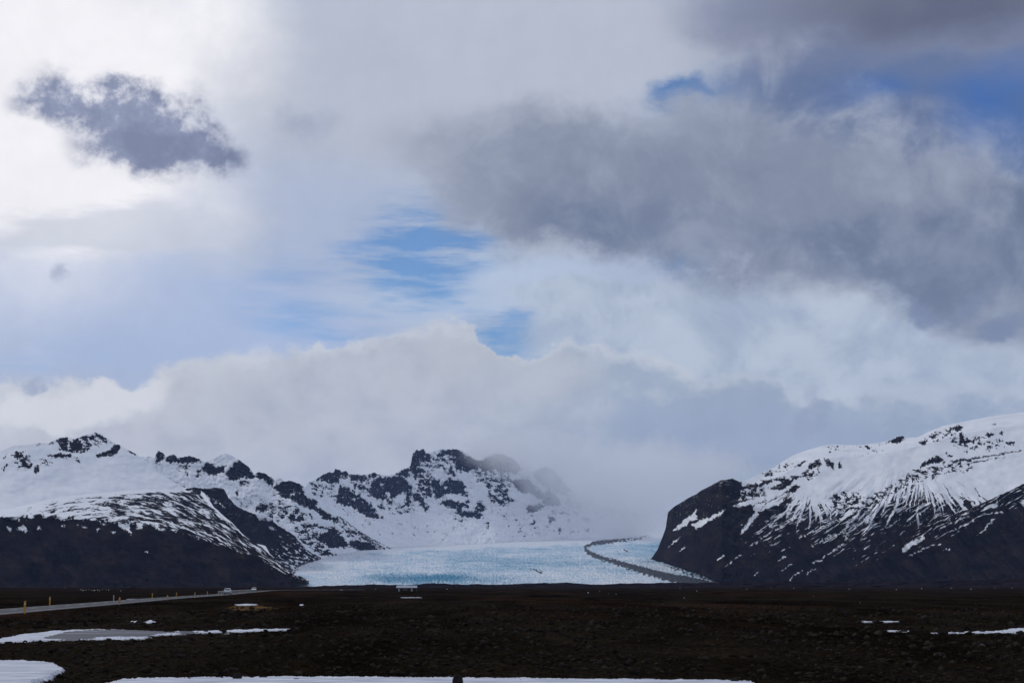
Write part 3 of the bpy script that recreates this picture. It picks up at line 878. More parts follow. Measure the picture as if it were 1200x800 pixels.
def road_pts():
    p = np.array(ROAD, float)
    t = np.arange(len(p))
    out = []
    for i in range(len(p) - 1):            # Catmull-Rom
        p0, p1, p2, p3 = p[max(i - 1, 0)], p[i], p[i + 1], p[min(i + 2, len(p) - 1)]
        for s in np.linspace(0, 1, 24, endpoint=False):
            out.append(.5 * (2 * p1 + (p2 - p0) * s + (2 * p0 - 5 * p1 + 4 * p2 - p3) * s * s + (3 * p1 - p0 - 3 * p2 + p3) * s ** 3))
    out.append(p[-1])
    return np.array(out)


RP = road_pts()
ROAD_Z = .16


def road_x(y):
    m = RP[:, 1] <= 745
    return np.interp(y, RP[m, 1], RP[m, 0])


def road_dist(x, y):
    d = np.full(x.shape, 1e9)
    p = RP[::6]
    m = (x > -170) & (x < 950) & (y > -150) & (y < 1050)
    X, Y = x[m], y[m]
    dd = np.full(X.shape, 1e9)
    for a, b in zip(p, p[1:]):
        e = b - a
        t = np.clip(((X - a[0]) * e[0] + (Y - a[1]) * e[1]) / (e @ e + 1e-9), 0, 1)
        dd = np.minimum(dd, np.hypot(X - a[0] - t * e[0], Y - a[1] - t * e[1]))
    d[m] = dd
    return d


SNOW = {
    'strip': [(142, 797), (175, 795.5), (240, 795), (330, 794), (430, 794.2), (520, 795), (600, 795.6), (680, 796.5), (760, 797.5), (840, 797.8), (880, 799.5), (900, 806), (900, 850), (100, 850), (120, 803)],
    'corner': [(-160, 772), (-60, 773), (0, 774), (30, 774.5), (60, 777), (75, 783), (76, 787), (64, 791), (58, 796), (40, 801), (30, 812), (0, 830), (-160, 830)],
    'pond': [(-40, 752), (0, 748), (30, 742), (60, 739), (110, 736.5), (150, 737.5), (190, 740), (240, 738.6), (300, 736.6), (345, 736.2), (340, 737.6), (300, 739.6), (220, 741.6), (180, 745), (170, 748.5), (120, 749.5), (60, 750.5), (0, 753), (-40, 756)],
    'right': [(1090, 741), (1110, 740.6), (1140, 739.4), (1165, 739.2), (1195, 735.5), (1240, 734), (1240, 742), (1190, 741), (1150, 741.8), (1120, 741.6), (1098, 742.4)],
    'right_small': [(1036, 738.4), (1050, 737.8), (1068, 738.4), (1064, 740.2), (1042, 740)],
    'right_far': [(1006, 727.4), (1030, 727), (1056, 727.6), (1050, 729.2), (1020, 729)],
    'shed': [(466, 699.2), (480, 699), (496, 699.2), (495, 700.3), (470, 700.4)],
    'straw': [(273, 707.6), (288, 707), (303, 707.4), (301, 709.3), (278, 709.3)],
    'mid': [(146, 701.4), (160, 700.9), (175, 701.2), (176, 703), (150, 703.2)],
    'midrow': [(150, 727.6), (160, 726.6), (170, 728), (176, 725.8), (186, 728.6), (176, 730.2), (158, 729)],
    'field': [(350, 707.6), (357, 707.4), (356, 709.4), (351, 709.2)],
}


def snow_sd(px, py, key):
    sy = 3.0
    s = sdpoly(px, py, SNOW[key], 40, sy) + 2.4 * fbm(px * .28, py * 1.1, 3, 123, .65) * np.clip((py - HOR) / 80, .2, 1.2)
    return s - .8 * sstep(60, 10, py - HOR) + 4.0 * fbm(px * .08, py * .45, 5, 121, .65) * np.clip((py - HOR) / 50, .4, 1)


def gz(x, y):
    """height of the plain and how deep a point lies in snow or ice"""
    r = np.hypot(x, y)
    amp = np.clip(r / 20, 0, 1)
    z = .055 * fbm(x * 1.3, y * 1.3, 4, 131, .6) + .12 * fbm(x * .22, y * .3, 3, 133) + .10 * fbm(x * .04, y * .05, 2, 135)
    z = z * amp
    z = z + sstep(200, 900, r) * .35 * fbm(x * .008, y * .012, 2, 137)
    py = np.full(x.shape, 2000.0); px = np.full(x.shape, -9999.0)
    m = (y > 8) & (r < 1200) & (np.abs(x) < y * .6)
    px[m], py[m] = to_px(x[m], y[m], np.zeros(m.sum()))
    sd = np.full(x.shape, -99.0)
    for k in SNOW:
        sd[m] = np.maximum(sd[m], snow_sd(px[m], py[m], k))
    w = sstep(-6, 2, sd)
    z = z * (1 - w) + (.0 - .02) * w
    rd = road_dist(x, y)
    rw = 1 - sstep(3.2, 7, rd)
    z = z * (1 - rw) + (ROAD_Z - .05) * rw
    return z, px, py


def build_ground():
    az = np.concatenate([np.arange(-180, -40, 4.0), np.arange(-40, -22, .5), np.arange(-22, 22, .045), np.arange(22, 40, .5), np.arange(40, 180, 4.0)])
    az = np.radians(az)
    r = [0.4]
    while r[-1] < 24: r.append(r[-1] * 1.10)
    while r[-1] < 105: r.append(r[-1] + .21)
    while r[-1] < 15500: r.append(r[-1] * 1.013)
    r = np.array(r)
    Rr, A = np.meshgrid(r, az, indexing='ij')
    X, Y = Rr * np.sin(A), Rr * np.cos(A)
    Z, px, py = gz(X.ravel(), Y.ravel())
    Z = Z.reshape(X.shape)
    Z = np.where(Rr > 2600, np.minimum(Z, .2) - .002 * (Rr - 2600).clip(0, 1000), Z)
    straw = np.zeros(px.shape)
    s = np.maximum(sdpoly(px, py, [(264, 712), (274, 708.6), (302, 708.6), (328, 712.6), (312, 715), (276, 715)], 20, 3), -2)
    straw = (.3 + s * .35 + .8 * fbm(px * .12, py * .5, 3, 141)).clip(0, 1) * (s > -1.5)
    V = np.stack([X, Y, Z], -1).reshape(-1, 3)
    faces = grid_faces(len(r), len(az), True)
    V = np.concatenate([V, [[0, 0, 0]]])
    straw = np.concatenate([straw, [0]])
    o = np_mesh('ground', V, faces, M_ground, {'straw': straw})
    bm = bmesh.new(); bm.from_mesh(o.data); bm.verts.ensure_lookup_table()
    n = len(az); c = bm.verts[len(V) - 1]
    for i in range(n):
        f = bm.faces.new((bm.verts[i], bm.verts[(i + 1) % n], c)); f.smooth = True
    bmesh.ops.recalc_face_normals(bm, faces=[f for f in bm.faces if c in f.verts])
    bm.to_mesh(o.data); bm.free()
    tag(o, 'dark brown gravel plain covered in low heath', 'ground', kind='structure')


build_ground()


def build_road():
    p = RP
    t = np.gradient(p, axis=0); t /= np.linalg.norm(t, axis=1)[:, None]
    nrm = np.stack([-t[:, 1], t[:, 0]], 1)
    prof = [(-4.0, -.22), (-2.7, -.02), (-2.6, .0), (0, .05), (2.6, .0), (2.7, -.02), (4.0, -.22)]
    V = np.stack([np.concatenate([p + nrm * o, np.full((len(p), 1), ROAD_Z + h)], 1) for o, h in prof], 1)
    o = np_mesh('road', V.reshape(-1, 3), grid_faces(len(p), len(prof)), M_asphalt)
    tag(o, 'grey two lane road crossing the plain at the left', 'road', kind='structure')
    # painted markings: edge lines and centre dashes
    V, Fc = [], []

    def strip(i0, i1, off, w, h):
        for i in range(i0, i1):
            b = len(V)
            for j in (i, i + 1):
                for s in (-w / 2, w / 2):
                    q = p[j] + nrm[j] * (off + s)
                    V.append((q[0], q[1], ROAD_Z + h))
            Fc.append((b, b + 1, b + 3, b + 2))
    for off in (-2.45, 2.45):
        strip(0, len(p) - 1, off, .12, .0075)
    for i in range(0, len(p) - 3, 3):
        strip(i, i + 1, 0, .12, .055)
    o = np_mesh('road_markings', V, Fc, M_line, smooth=False)
    tag(o, 'white painted lines on the grey road', 'road markings', kind='structure')


build_road()


def ground_patch(name, key, mat, label, cat, kind, thick=.05, st=1.0, sty=.30, level=0.0):
    p = np.array(SNOW[key])
    x0, x1 = p[:, 0].min() - 4, p[:, 0].max() + 4
    y0, y1 = max(p[:, 1].min() - 3, HOR + 2.5), p[:, 1].max() + 3
    s = min(1.0, max(.25, (x1 - x0) / 120.0)) * st
    px = np.arange(x0, x1, s)
    h = y1 - y0
    py = np.arange(y0, y1, min(sty, h / 24))
    PX, PY = np.meshgrid(px, py)
    sd = snow_sd(PX, PY, key)
    X, Y = on_ground(PX, PY)
    sc = np.clip((PY - HOR) / 60, .15, 1)
    Z = np.clip(sd * .02 / sc, -.35, thick) - .012 + .012 * fbm(X * .9, Y * .9, 3, 151) + level
    Fc = grid_faces(*X.shape)
    keep = (sd.ravel() > -10)[Fc].any(1)
    Fc = Fc[keep]
    used, inv = np.unique(Fc, return_inverse=True)
    V = np.stack([X, Y, Z], -1).reshape(-1, 3)[used]
    rim = (1 - sstep(-1, 3.5, sd.ravel()[used] / sc.ravel()[used] ** .5)) * .9
    o = np_mesh(name, V, inv.reshape(Fc.shape), mat, {'rim': rim})
    return tag(o, label, cat, kind=kind)


ground_patch('snow', 'strip', M_snow, 'long white strip of snow along the bottom of the plain', 'snow', 'stuff', thick=.09)
ground_patch('snow', 'corner', M_snow, 'rounded snow field in the near left corner', 'snow', 'stuff', thick=.09)
ground_patch('snow', 'pond', M_snow, 'snow rim around the grey frozen pond', 'snow', 'stuff', thick=.05)
ground_patch('snow', 'right', M_snow, 'longer narrow snow streak reaching the right edge of the plain', 'snow', 'stuff')
ground_patch('snow', 'right_small', M_snow, 'short snow streak just left of the longest right streak', 'snow', 'stuff')
ground_patch('snow', 'right_far', M_snow, 'thin snow streak behind the two others on the right plain', 'snow', 'stuff')
ground_patch('snow', 'shed', M_snow, 'thin snow streak in front of the shed', 'snow', 'stuff')
ground_patch('snow', 'straw', M_snow, 'thin snow streak behind the straw coloured grass', 'snow', 'stuff')
ground_patch('snow', 'mid', M_snow, 'thin snow streak beyond the road between two posts', 'snow', 'stuff')
ground_patch('snow', 'midrow', M_snow, 'broken snow scraps between the road and the frozen pond', 'snow', 'stuff')
ground_patch('snow', 'field', M_snow, 'tiny snow scrap alone on the plain right of the straw grass', 'snow', 'stuff')


def build_pond_ice():
    SNOW['ice'] = [(48, 748.6), (66, 744), (80, 740.6), (110, 738.2), (150, 738.6), (195, 740.6), (235, 740.2), (190, 742.6), (176, 744.4), (178, 746), (110, 746.4), (112, 748.4), (80, 749.4)]
    o = ground_patch('frozen_pond', 'ice', M_ice, 'flat grey ice of a frozen pond edged with snow', 'pond', 'structure', thick=.012, level=.058)


build_pond_ice()


def scatter_far_snow():
    """scraps of old snow too many to count, far out on the plain and on the hummocks"""
    V, Fc = [], []
    spots = [(95 + i * 3.2 + random.uniform(-1, 1), 691.0 + random.uniform(-.5, 1.0), random.uniform(1, 3.2)) for i in range(11)]
    spots += [(random.uniform(0, 1200), 688.6 + random.random() ** 2 * 20, random.uniform(1.0, 3.5)) for _ in range(14)]
    spots += [(1115, 689, 3), (1138, 690, 3.5), (1166, 688.8, 4), (1186, 688.6, 3), (904, 689, 2), (930, 689, 3), (995, 690, 2), (1080, 689.4, 3), (440, 690, 2.5), (524, 690, 3), (722, 696, 3), (400, 691, 2)]
    for px, py, w in spots:
        x, y = (float(v) for v in on_ground(px, py))
        if abs(x - float(road_x(min(max(y, -100), 745)))) < 8 and y < 760:
            continue
        hw = w * y / F / 2
        b = len(V)
        n = 12
        dep = hw * random.uniform(2, 4)
        V.append((x, y, .14 + sstep(200, 900, y) * .25))
        for k in range(n):
            a = 2 * math.pi * k / n
            rr = random.uniform(.6, 1.1)
            V.append((x + hw * rr * math.cos(a), y + dep * rr * math.sin(a), -.25))
        for k in range(n):
            Fc.append((b, b + 1 + k, b + 1 + (k + 1) % n))
    o = np_mesh('snow', V, Fc, M_snow)
    tag(o, 'scattered scraps of old snow far out on the dark plain', 'snow', kind='stuff')


scatter_far_snow()


# ------------------------------------------------------------------ gravel stones and heath tufts
def ico(sub):
    bm = bmesh.new(); bmesh.ops.create_icosphere(bm, subdivisions=sub, radius=1)
    v = np.array([w.co[:] for w in bm.verts]); f = np.array([[w.index for w in q.verts] for q in bm.faces])
    bm.free()
    return v, f


def scatter_positions(n, r0, r1, power):
    u = RNG.random(n)
    r = (r0 ** power + u * (r1 ** power - r0 ** power)) ** (1 / power)
    a = np.radians(RNG.uniform(-24, 24, n))
    x, y = r * np.sin(a), r * np.cos(a)
    z, px, py = gz(x, y)
    inside = np.full(n, -99.0)
    for k in ('strip', 'corner', 'pond', 'right', 'right_small', 'right_far', 'straw', 'mid'):
        inside = np.maximum(inside, snow_sd(px, py, k))
    keep = (inside < RNG.random(n) ** 3 * 9 - .5) & (road_dist(x, y) > 4.8)
    return x[keep], y[keep], z[keep], r[keep]


def build_rubble():
    v0, f0 = ico(1)
    x, y, z, r = scatter_positions(26000, 24, 170, -.35)
    clump = fbm(x * .12, y * .12, 3, 161)
    k = clump > RNG.uniform(-.6, .3, len(x))
    x, y, z, r = x[k], y[k], z[k], r[k]
    n = len(x)
    s = (.02 + .10 * RNG.random(n) ** 5) * np.clip(r / 45, .8, 2.2)
    jit = 1 + .25 * RNG.standard_normal((n, len(v0), 1)).clip(-1.5, 1.5)
    sc = np.stack([s * RNG.uniform(.8, 1.5, n), s * RNG.uniform(.8, 1.5, n), s * RNG.uniform(.5, .9, n)], 1)
    V = v0[None] * jit * sc[:, None, :]
    V += np.stack([x, y, z + s * .2], 1)[:, None, :]
    Fc = f0[None] + (np.arange(n) * len(v0))[:, None, None]
    o = np_mesh('rubble', V.reshape(-1, 3), Fc.reshape(-1, 3), M_stone, smooth=False)
    tag(o, 'loose dark stones strewn over the near plain', 'rubble', kind='stuff')


build_rubble()


def build_heath():
    x, y, z, r = scatter_positions(26000, 23, 300, -.25)
    clump = fbm(x * .09, y * .06, 3, 171)
    k = clump > RNG.uniform(-.5, .45, len(x))
    x, y, z, r = x[k], y[k], z[k], r[k]
    n = len(x); nb = 9
    h = RNG.uniform(.05, .15, n) * np.clip(r / 70, .8, 1.8)
    w = h * RNG.uniform(.7, 1.6, n)
    a = RNG.uniform(0, 2 * np.pi, (n, nb))
    rad = RNG.random((n, nb)) * w[:, None]
    bx = x[:, None] + rad * .5 * np.cos(a); by = y[:, None] + rad * .5 * np.sin(a)
    tx = x[:, None] + rad * 1.3 * np.cos(a); ty = y[:, None] + rad * 1.3 * np.sin(a)
    tz = z[:, None] + h[:, None] * RNG.uniform(.5, 1.1, (n, nb))
    bw = (h[:, None] * .12) + 0 * a
    p = RNG.uniform(0, 2 * np.pi, (n, nb))
    zb = np.repeat(z[:, None] - .03, nb, 1)
    P1 = np.stack([bx - bw * np.cos(p), by - bw * np.sin(p), zb], -1)
    P2 = np.stack([bx + bw * np.cos(p), by + bw * np.sin(p), zb], -1)
    P3 = np.stack([tx, ty, tz], -1)
    V = np.stack([P1, P2, P3], 2).reshape(-1, 3)
    Fc = np.arange(len(V)).reshape(-1, 3)
    o = np_mesh('heath', V, Fc, M_grass, smooth=False)
    tag(o, 'low tufts of dry brown heath on the plain', 'heath', kind='stuff')


build_heath()

# ------------------------------------------------------------------ boulders lying at the edge of the near snow
BOULD = [(277.5, 795.8, 10.5, 1.15, 'broad black boulder at the near snow edge on the left'), (536, 801.5, 13, 1.35, 'round black boulder standing in the near snow strip at centre'),
         (260, 794.8, 3.4, .9, 'small black stone just left of the broad boulder'), (295, 794.6, 4.4, .8, 'black stone just right of the broad boulder'), (307.5, 794.4, 9.5, .42, 'flat black slab right of the broad boulder'),
         (347, 796.2, 8, .35, 'flat dark slab lying in the snow farther right of the broad boulder'), (432, 797.8, 7, .35, 'flat dark stone half sunk in the snow left of the round boulder'),
         (222, 796, 3.2, .8, 'small dark stone at the snow edge farthest left'), (610, 797.2, 4, .6, 'small dark stone in the snow right of the round boulder'), (861, 799, 9, .8, 'dark stone at the right end of the near snow strip')]
for px, py, wpx, hr, lab in BOULD:
    x, y = (float(v) for v in on_ground(px, py, .05))
    R = wpx * math.hypot(x, y) / F / 2
    v, f = ico(3)
    nn = fbm(v[:, 0] * 1.1 + px, v[:, 1] * 1.1 + v[:, 2] * .9, 3, 181)
    v = v * (1 + .28 * nn)[:, None]
    V = v * np.array([R, R * .9, R * hr])
    V[:, 2] = np.maximum(V[:, 2], -R * hr * .45)
    o = np_mesh('boulder', V, f, M_boulder)
    o.location = (x, y + R * .5, .05 + R * hr * .3)
    tag(o, lab, 'boulder', 'stones lying along the near snow')


# ------------------------------------------------------------------ roadside marker posts
def make_post(h, w, mat):
    r = empty('marker_post', (0, 0, 0))
    bm = bmesh.new(); add_box(bm, (0, 0, h / 2 - .12), (w, w * .55, h + .24), w * .12)
    bm_obj('shaft', bm, mat, r)
    for sgn in (-1, 1):
        bm = bmesh.new(); add_box(bm, (0, sgn * w * .29, h - .22), (w * .7, .012, .14))
        bm_obj('reflector', bm, M_reflect, r)
    bm = bmesh.new(); add_box(bm, (0, 0, h + .012), (w * 1.04, w * .6, .03), .006)
    bm_obj('cap', bm, M_trim, r)
    return r


POSTS = [  # px, foot y, height px, orange
    (28.7, 719.2, 14.2, 1, 'tallest and nearest orange marker post on the near road edge'), (58, 713, 9.8, 1, 'orange marker post across the road from the tallest post'),
    (133, 707.6, 6.5, 0, 'slim pale marker post on the far edge beside a thicker orange one'), (140, 710.4, 8.8, 1, 'second orange marker post along the near road edge'),
    (178.3, 703.9, 5.8, 1, 'orange marker post on the far edge behind the thin snow streak'), (196, 705.6, 5.6, 1, 'short orange marker post on the near edge left of the pale post'),
    (206.5, 702, 4.8, 1, 'last orange marker post on the far edge before the white car'), (228, 702.6, 6.4, 0, 'tallest pale marker post on the near edge before the white car'),
    (243, 699.2, 3.8, 0, 'faint pale marker post on the far edge between two others'), (255.6, 697.9, 3.2, 0, 'last pale marker post on the far edge before the white car'),
    (259.5, 698.9, 4.2, 0, 'pale marker post on the near edge just left of the white car'), (281, 694.9, 2.6, 0, 'pale marker post first beyond the white car'), (290, 694.2, 2.4, 0, 'pale marker post second beyond the white car'),
    (297, 693.7, 2.2, 0, 'pale marker post third beyond the white car')]
proto = {}
for px, fy, hp, orange, lab in POSTS:
    # stand it on its own side of the road, where the sight line crosses the shoulder
    x, y = (float(v) for v in on_ground(px, fy, ROAD_Z - .05))
    side = -1 if 'far edge' in lab or 'across the road' in lab or 'beyond' in lab else 1
    ys = np.linspace(60, 735, 6000)
    off = (x / y) * ys - (road_x(ys) + side * 3.65)
    ix = np.nonzero(off[:-1] * off[1:] <= 0)[0]
    if len(ix):
        y2 = float(ys[ix[np.argmin(np.abs(ys[ix] - y))]])
        x, y = x / y * y2, y2
    d = math.hypot(x, y)
    key = (orange,)
    if key not in proto:
        proto[key] = make_post(1.08, .14 if orange else .12, M_post if orange else M_post_pale)
        o = proto[key]
    else:
        o = copy_tree(proto[key])
    hh = hp * d / F
    o.location = (x, y, ROAD_Z - .1)
    s = max(.8, min(1.5, hh / 1.08))
    o.scale = (1.15, 1.15, s)
    o.rotation_euler = (random.uniform(-.04, .04), random.uniform(-.05, .05), random.uniform(-.3, .1))
    tag(o, lab, 'marker post', 'marker posts along the road')


# ------------------------------------------------------------------ steel guard rail beyond the car
def build_guardrail():
    y0, y1 = 425, 640
    root_xy = (float(road_x(y0)) - 4.1, y0)
    r = empty('guard_rail', (root_xy[0], root_xy[1], ROAD_Z - .06))
    ys = np.linspace(y0, y1, 54)
    pts = [(float(road_x(y)) - 4.1 - root_xy[0], y - y0) for y in ys]
    V, Fc = [], []
    prof = [(0, .46), (.06, .52), (.0, .58), (.06, .64), (0, .70), (-.03, .58)]
    for p in pts:
        for a, b in prof: V.append((p[0] + a, p[1], b))
    k = len(prof)
    for i in range(len(pts) - 1):
        for j in range(k):
            Fc.append((i * k + j, i * k + (j + 1) % k, (i + 1) * k + (j + 1) % k, (i + 1) * k + j))
    np_mesh('rail', V, Fc, M_steel, smooth=False, parent=r)
    first = None
    for p in pts:
        if first is None:
            bm = bmesh.new(); add_box(bm, (-.07, 0, .28), (.10, .14, .86))
            first = bm_obj('post', bm, M_steel, r); o = first
        else:
            o = first.copy(); C.objects.link(o); o.parent = r
        o.location = (p[0], p[1], 0)
    tag(r, 'low grey steel guard rail on the far road edge beyond the white car', 'guard rail')


build_guardrail()


# ------------------------------------------------------------------ cars
def make_car():
    r = empty('car', (0, 0, 0))
    W2 = .88
    # side profile (y along the car, rear at -2.1), lofted across with tumblehome
    prof = [(-2.05, .38), (-2.12, .62), (-2.08, .95), (-1.98, 1.05), (-1.2, 1.08), (.95, 1.02), (1.85, .86), (2.12, .70), (2.14, .42), (1.9, .26), (-1.9, .26)]
    bm = bmesh.new()
    rows = []
    for xx, k in ((-W2, .94), (-W2 * .86, 1.0), (W2 * .86, 1.0), (W2, .94)):
        rows.append([bm.verts.new((xx, a * k, .26 + (b - .26) * (k if b > .5 else 1))) for a, b in prof])
    n = len(prof)
    for a, b in zip(rows, rows[1:]):
        for i in range(n):
            bm.faces.new((a[i], a[(i + 1) % n], b[(i + 1) % n], b[i]))
    bm.faces.new(rows[0]); bm.faces.new(list(reversed(rows[-1])))
    bmesh.ops.recalc_face_normals(bm, faces=bm.faces)
    body = bm_obj('body', bm, M_white, r)
    # greenhouse: roof on pillars
    cab = [(-2.0, 1.04, .80), (-1.75, 1.48, .66), (-.1, 1.56, .64), (.35, 1.50, .64), (1.05, 1.02, .80)]
    bm = bmesh.new()
    L = [bm.verts.new((-w, a, b)) for a, b, w in cab]; R_ = [bm.verts.new((w, a, b)) for a, b, w in cab]
    for i in range(len(cab) - 1):
        bm.faces.new((L[i], L[i + 1], R_[i + 1], R_[i]))
    bm.faces.new(L); bm.faces.new(list(reversed(R_))); bm.faces.new((L[0], R_[0], R_[-1], L[-1]))
    bmesh.ops.recalc_face_normals(bm, faces=bm.faces)
    bm_obj('roof', bm, M_white, r)

    def quad(name, pts, mat, off):
        bm = bmesh.new()
        v = [Vector(p) for p in pts]
        nr = (v[1] - v[0]).cross(v[2] - v[0]).normalized() * off
        a = [bm.verts.new(p + nr) for p in v]; b = [bm.verts.new(p - nr) for p in v]
        m = len(v)
        bm.faces.new(a); bm.faces.new(list(reversed(b)))
        for i in range(m): bm.faces.new((a[i], b[i], b[(i + 1) % m], a[(i + 1) % m]))
        bmesh.ops.recalc_face_normals(bm, faces=bm.faces)
        return bm_obj(name, bm, mat, r)
    quad('rear_window', [(-.70, -1.975, 1.10), (.70, -1.975, 1.10), (.60, -1.79, 1.42), (-.60, -1.79, 1.42)], M_glass, .02)
    quad('windscreen', [(-.72, .98, 1.08), (.72, .98, 1.08), (.58, .42, 1.45), (-.58, .42, 1.45)], M_glass, .02)
    for s in (-1, 1):
        quad('side_window', [(s * .785, -1.75, 1.10), (s * .785, .80, 1.09), (s * .655, .30, 1.46), (s * .655, -1.62, 1.44)], M_glass, .015)
        bm = bmesh.new(); add_box(bm, (s * .72, -2.06, .86), (.22, .07, .20), .02); bm_obj('tail_light', bm, M_red, r)
        bm = bmesh.new(); add_box(bm, (s * .64, 2.06, .70), (.34, .12, .15), .03); bm_obj('headlight', bm, M_lens, r)
        bm = bmesh.new(); add_box(bm, (s * .95, .70, 1.05), (.16, .10, .13), .03); bm_obj('wing_mirror', bm, M_white, r)
        bm = bmesh.new(); add_box(bm, (s * .885, -.2, .84), (.03, .18, .035), .01); bm_obj('door_handle', bm, M_trim, r)
        for yy in (-1.35, 1.32):
            w = empty('wheel', (s * .80, yy, .33)); w.parent = r
            bm = bmesh.new(); add_cyl(bm, (0, 0, 0), .33, .33, .22, 'X', 24); bm_obj('tyre', bm, M_rubber, w)
            bm = bmesh.new(); add_cyl(bm, (s * .04, 0, 0), .21, .21, .17, 'X', 16); bm_obj('rim', bm, M_alloy, w)
    bm = bmesh.new(); add_box(bm, (0, -2.07, .42), (1.60, .16, .26), .04); bm_obj('bumper', bm, M_trim, r)
    bm = bmesh.new(); add_box(bm, (0, 2.10, .40), (1.60, .14, .24), .04); bm_obj('bumper', bm, M_trim, r)
    bm = bmesh.new(); add_box(bm, (0, -2.125, .74), (.50, .02, .11)); bm_obj('number_plate', bm, M_reflect, r)
    return r


def place_car(o, y, lane, flip, label):
    x = float(road_x(y)); dx = float(road_x(y + 5)) - float(road_x(y - 5))
    a = math.atan2(-dx, 10)
    o.location = (x + lane * math.cos(a), y + lane * math.sin(a), ROAD_Z + .025)
    o.rotation_euler = (0, 0, a + (math.pi if flip else 0))
    tag(o, label, 'car', 'cars on the road')


car = make_car()
place_car(car, 380, 1.5, False, 'white car driving away on the road, nearest and larger of two')
car2 = copy_tree(car)
place_car(car2, 588, -1.5, True, 'tiny white car far down the road at the end of the guard rail')


# ------------------------------------------------------------------ shed in front of the glacier
def build_shed():
    x, y = (float(v) for v in on_ground(476.5, 692.6))
    r = empty('shed', (x, y, .0), .02)
    L, Dp, Hh = 8.4, 5.0, 1.45
    bm = bmesh.new()
    add_box(bm, (0, Dp / 2, Hh / 2 - .2), (L, Dp, Hh + .4))
    bm_obj('wall', bm, M_shed, r)
    bm = bmesh.new()
    pts = [(-.35, Hh + .02), (Dp / 2, Hh + .95), (Dp + .35, Hh + .02), (Dp + .35, Hh + .14), (Dp / 2, Hh + 1.09), (-.35, Hh + .14)]
    a = [bm.verts.new((-L / 2 - .3, p, q)) for p, q in pts]; b = [bm.verts.new((L / 2 + .3, p, q)) for p, q in pts]
    for i in range(6): bm.faces.new((a[i], a[(i + 1) % 6], b[(i + 1) % 6], b[i]))
    bm.faces.new(list(reversed(a))); bm.faces.new(b)
    bmesh.ops.recalc_face_normals(bm, faces=bm.faces)
    bm_obj('roof', bm, M_roof, r)
    for s in (-1, 1):
        bm = bmesh.new()
        g = [bm.verts.new((s * (L / 2 - .02), p, q)) for p, q in ((0, Hh), (Dp, Hh), (Dp / 2, Hh + .90))]
        h = [bm.verts.new((s * (L / 2 - .14), p, q)) for p, q in ((0, Hh), (Dp, Hh), (Dp / 2, Hh + .90))]
        bm.faces.new(g); bm.faces.new(list(reversed(h)))
        for i in range(3): bm.faces.new((g[i], h[i], h[(i + 1) % 3], g[(i + 1) % 3]))
        bmesh.ops.recalc_face_normals(bm, faces=bm.faces)
        bm_obj('gable', bm, M_shed, r)
    for xx in (-3.3, 2.2):
        bm = bmesh.new(); add_box(bm, (xx, -.03, .66), (.75, .06, 1.32), .01); d = bm_obj('door', bm, M_steel, r)
        bm = bmesh.new(); add_box(bm, (xx + .28, -.09, .66), (.05, .06, .14)); bm_obj('handle', bm, M_trim, d)
    bm = bmesh.new(); add_box(bm, (-.6, -.025, .85), (1.5, .05, .5)); w = bm_obj('window', bm, M_glass, r)
    bm = bmesh.new()
    for c, s in (((-.6, -.04, 1.13), (1.66, .08, .06)), ((-.6, -.04, .57), (1.66, .08, .06)), ((-1.38, -.04, .85), (.06, .08, .5)), ((.18, -.04, .85), (.06, .08, .5))):
        add_box(bm, c, s)
    bm_obj('frame', bm, M_steel, w)
    tag(r, 'low dark shed with a pale roof standing on the plain before the glacier', 'shed')


build_shed()


# ------------------------------------------------------------------ cloud hanging on the mountain
def cloud_volume(name, cx, cy, depth, rx, ry, rd, dens, thr, label, scale=.004, col=(.985, .99, 1.0)):
    v, f = ico(4)
    x, y, z = (float(q) for q in at_depth(cx, cy, depth))
    m = depth / F
    V = v * (1 + .12 * fbm(v[:, 0] * 1.5, v[:, 1] * 1.5 + v[:, 2] * 1.3, 3, 191))[:, None] * np.array([rx * m, rd, ry * m])
    mt = bpy.data.materials.new(name); mt.use_nodes = True
    nt = NT(mt.node_tree)
    mt.node_tree.nodes.remove(mt.node_tree.nodes['Principled BSDF'])
    out = mt.node_tree.nodes['Material Output']
    pv = nt.n('ShaderNodeVolumePrincipled')
    pv.inputs['Color'].default_value = col + (1,)
    pv.inputs['Anisotropy'].default_value = .65
    tc = nt.n('ShaderNodeTexCoord').outputs['Object']
    nv = nt.vmath('DIVIDE', tc, (rx * m, rd, ry * m))
    ln = nt.n('ShaderNodeVectorMath', operation='LENGTH'); nt.set(ln.inputs[0], nv)
    fall = nt.math('SUBTRACT', 1.0, ln.outputs['Value'], clamp=True)
    nz = nt.noise(tc, scale, 5, .6).outputs['Fac']
    dd = nt.math('ADD', nt.math('MULTIPLY', fall, 1.15), nt.math('MULTIPLY', nt.math('SUBTRACT', nz, .5), 1.5))
    dd = nt.mapr(dd, thr, thr + .5, 0, dens)
    nt.set(pv.inputs['Density'], dd)
    nt.t.links.new(pv.outputs[0], out.inputs['Volume'])
    o = np_mesh(name, V, f, mt)
    o.location = (x, y, z)
    return tag(o, label, 'cloud', kind='stuff')


cloud_volume('cloud', 745, 574, 7800, 180, 80, 520, .0046, .12, 'low grey cloud swallowing the right side of the craggy mountain')
cloud_volume('cloud', 612, 528, 7700, 100, 42, 350, .0040, .14, 'thin wisp of cloud over the top of the craggy mountain')


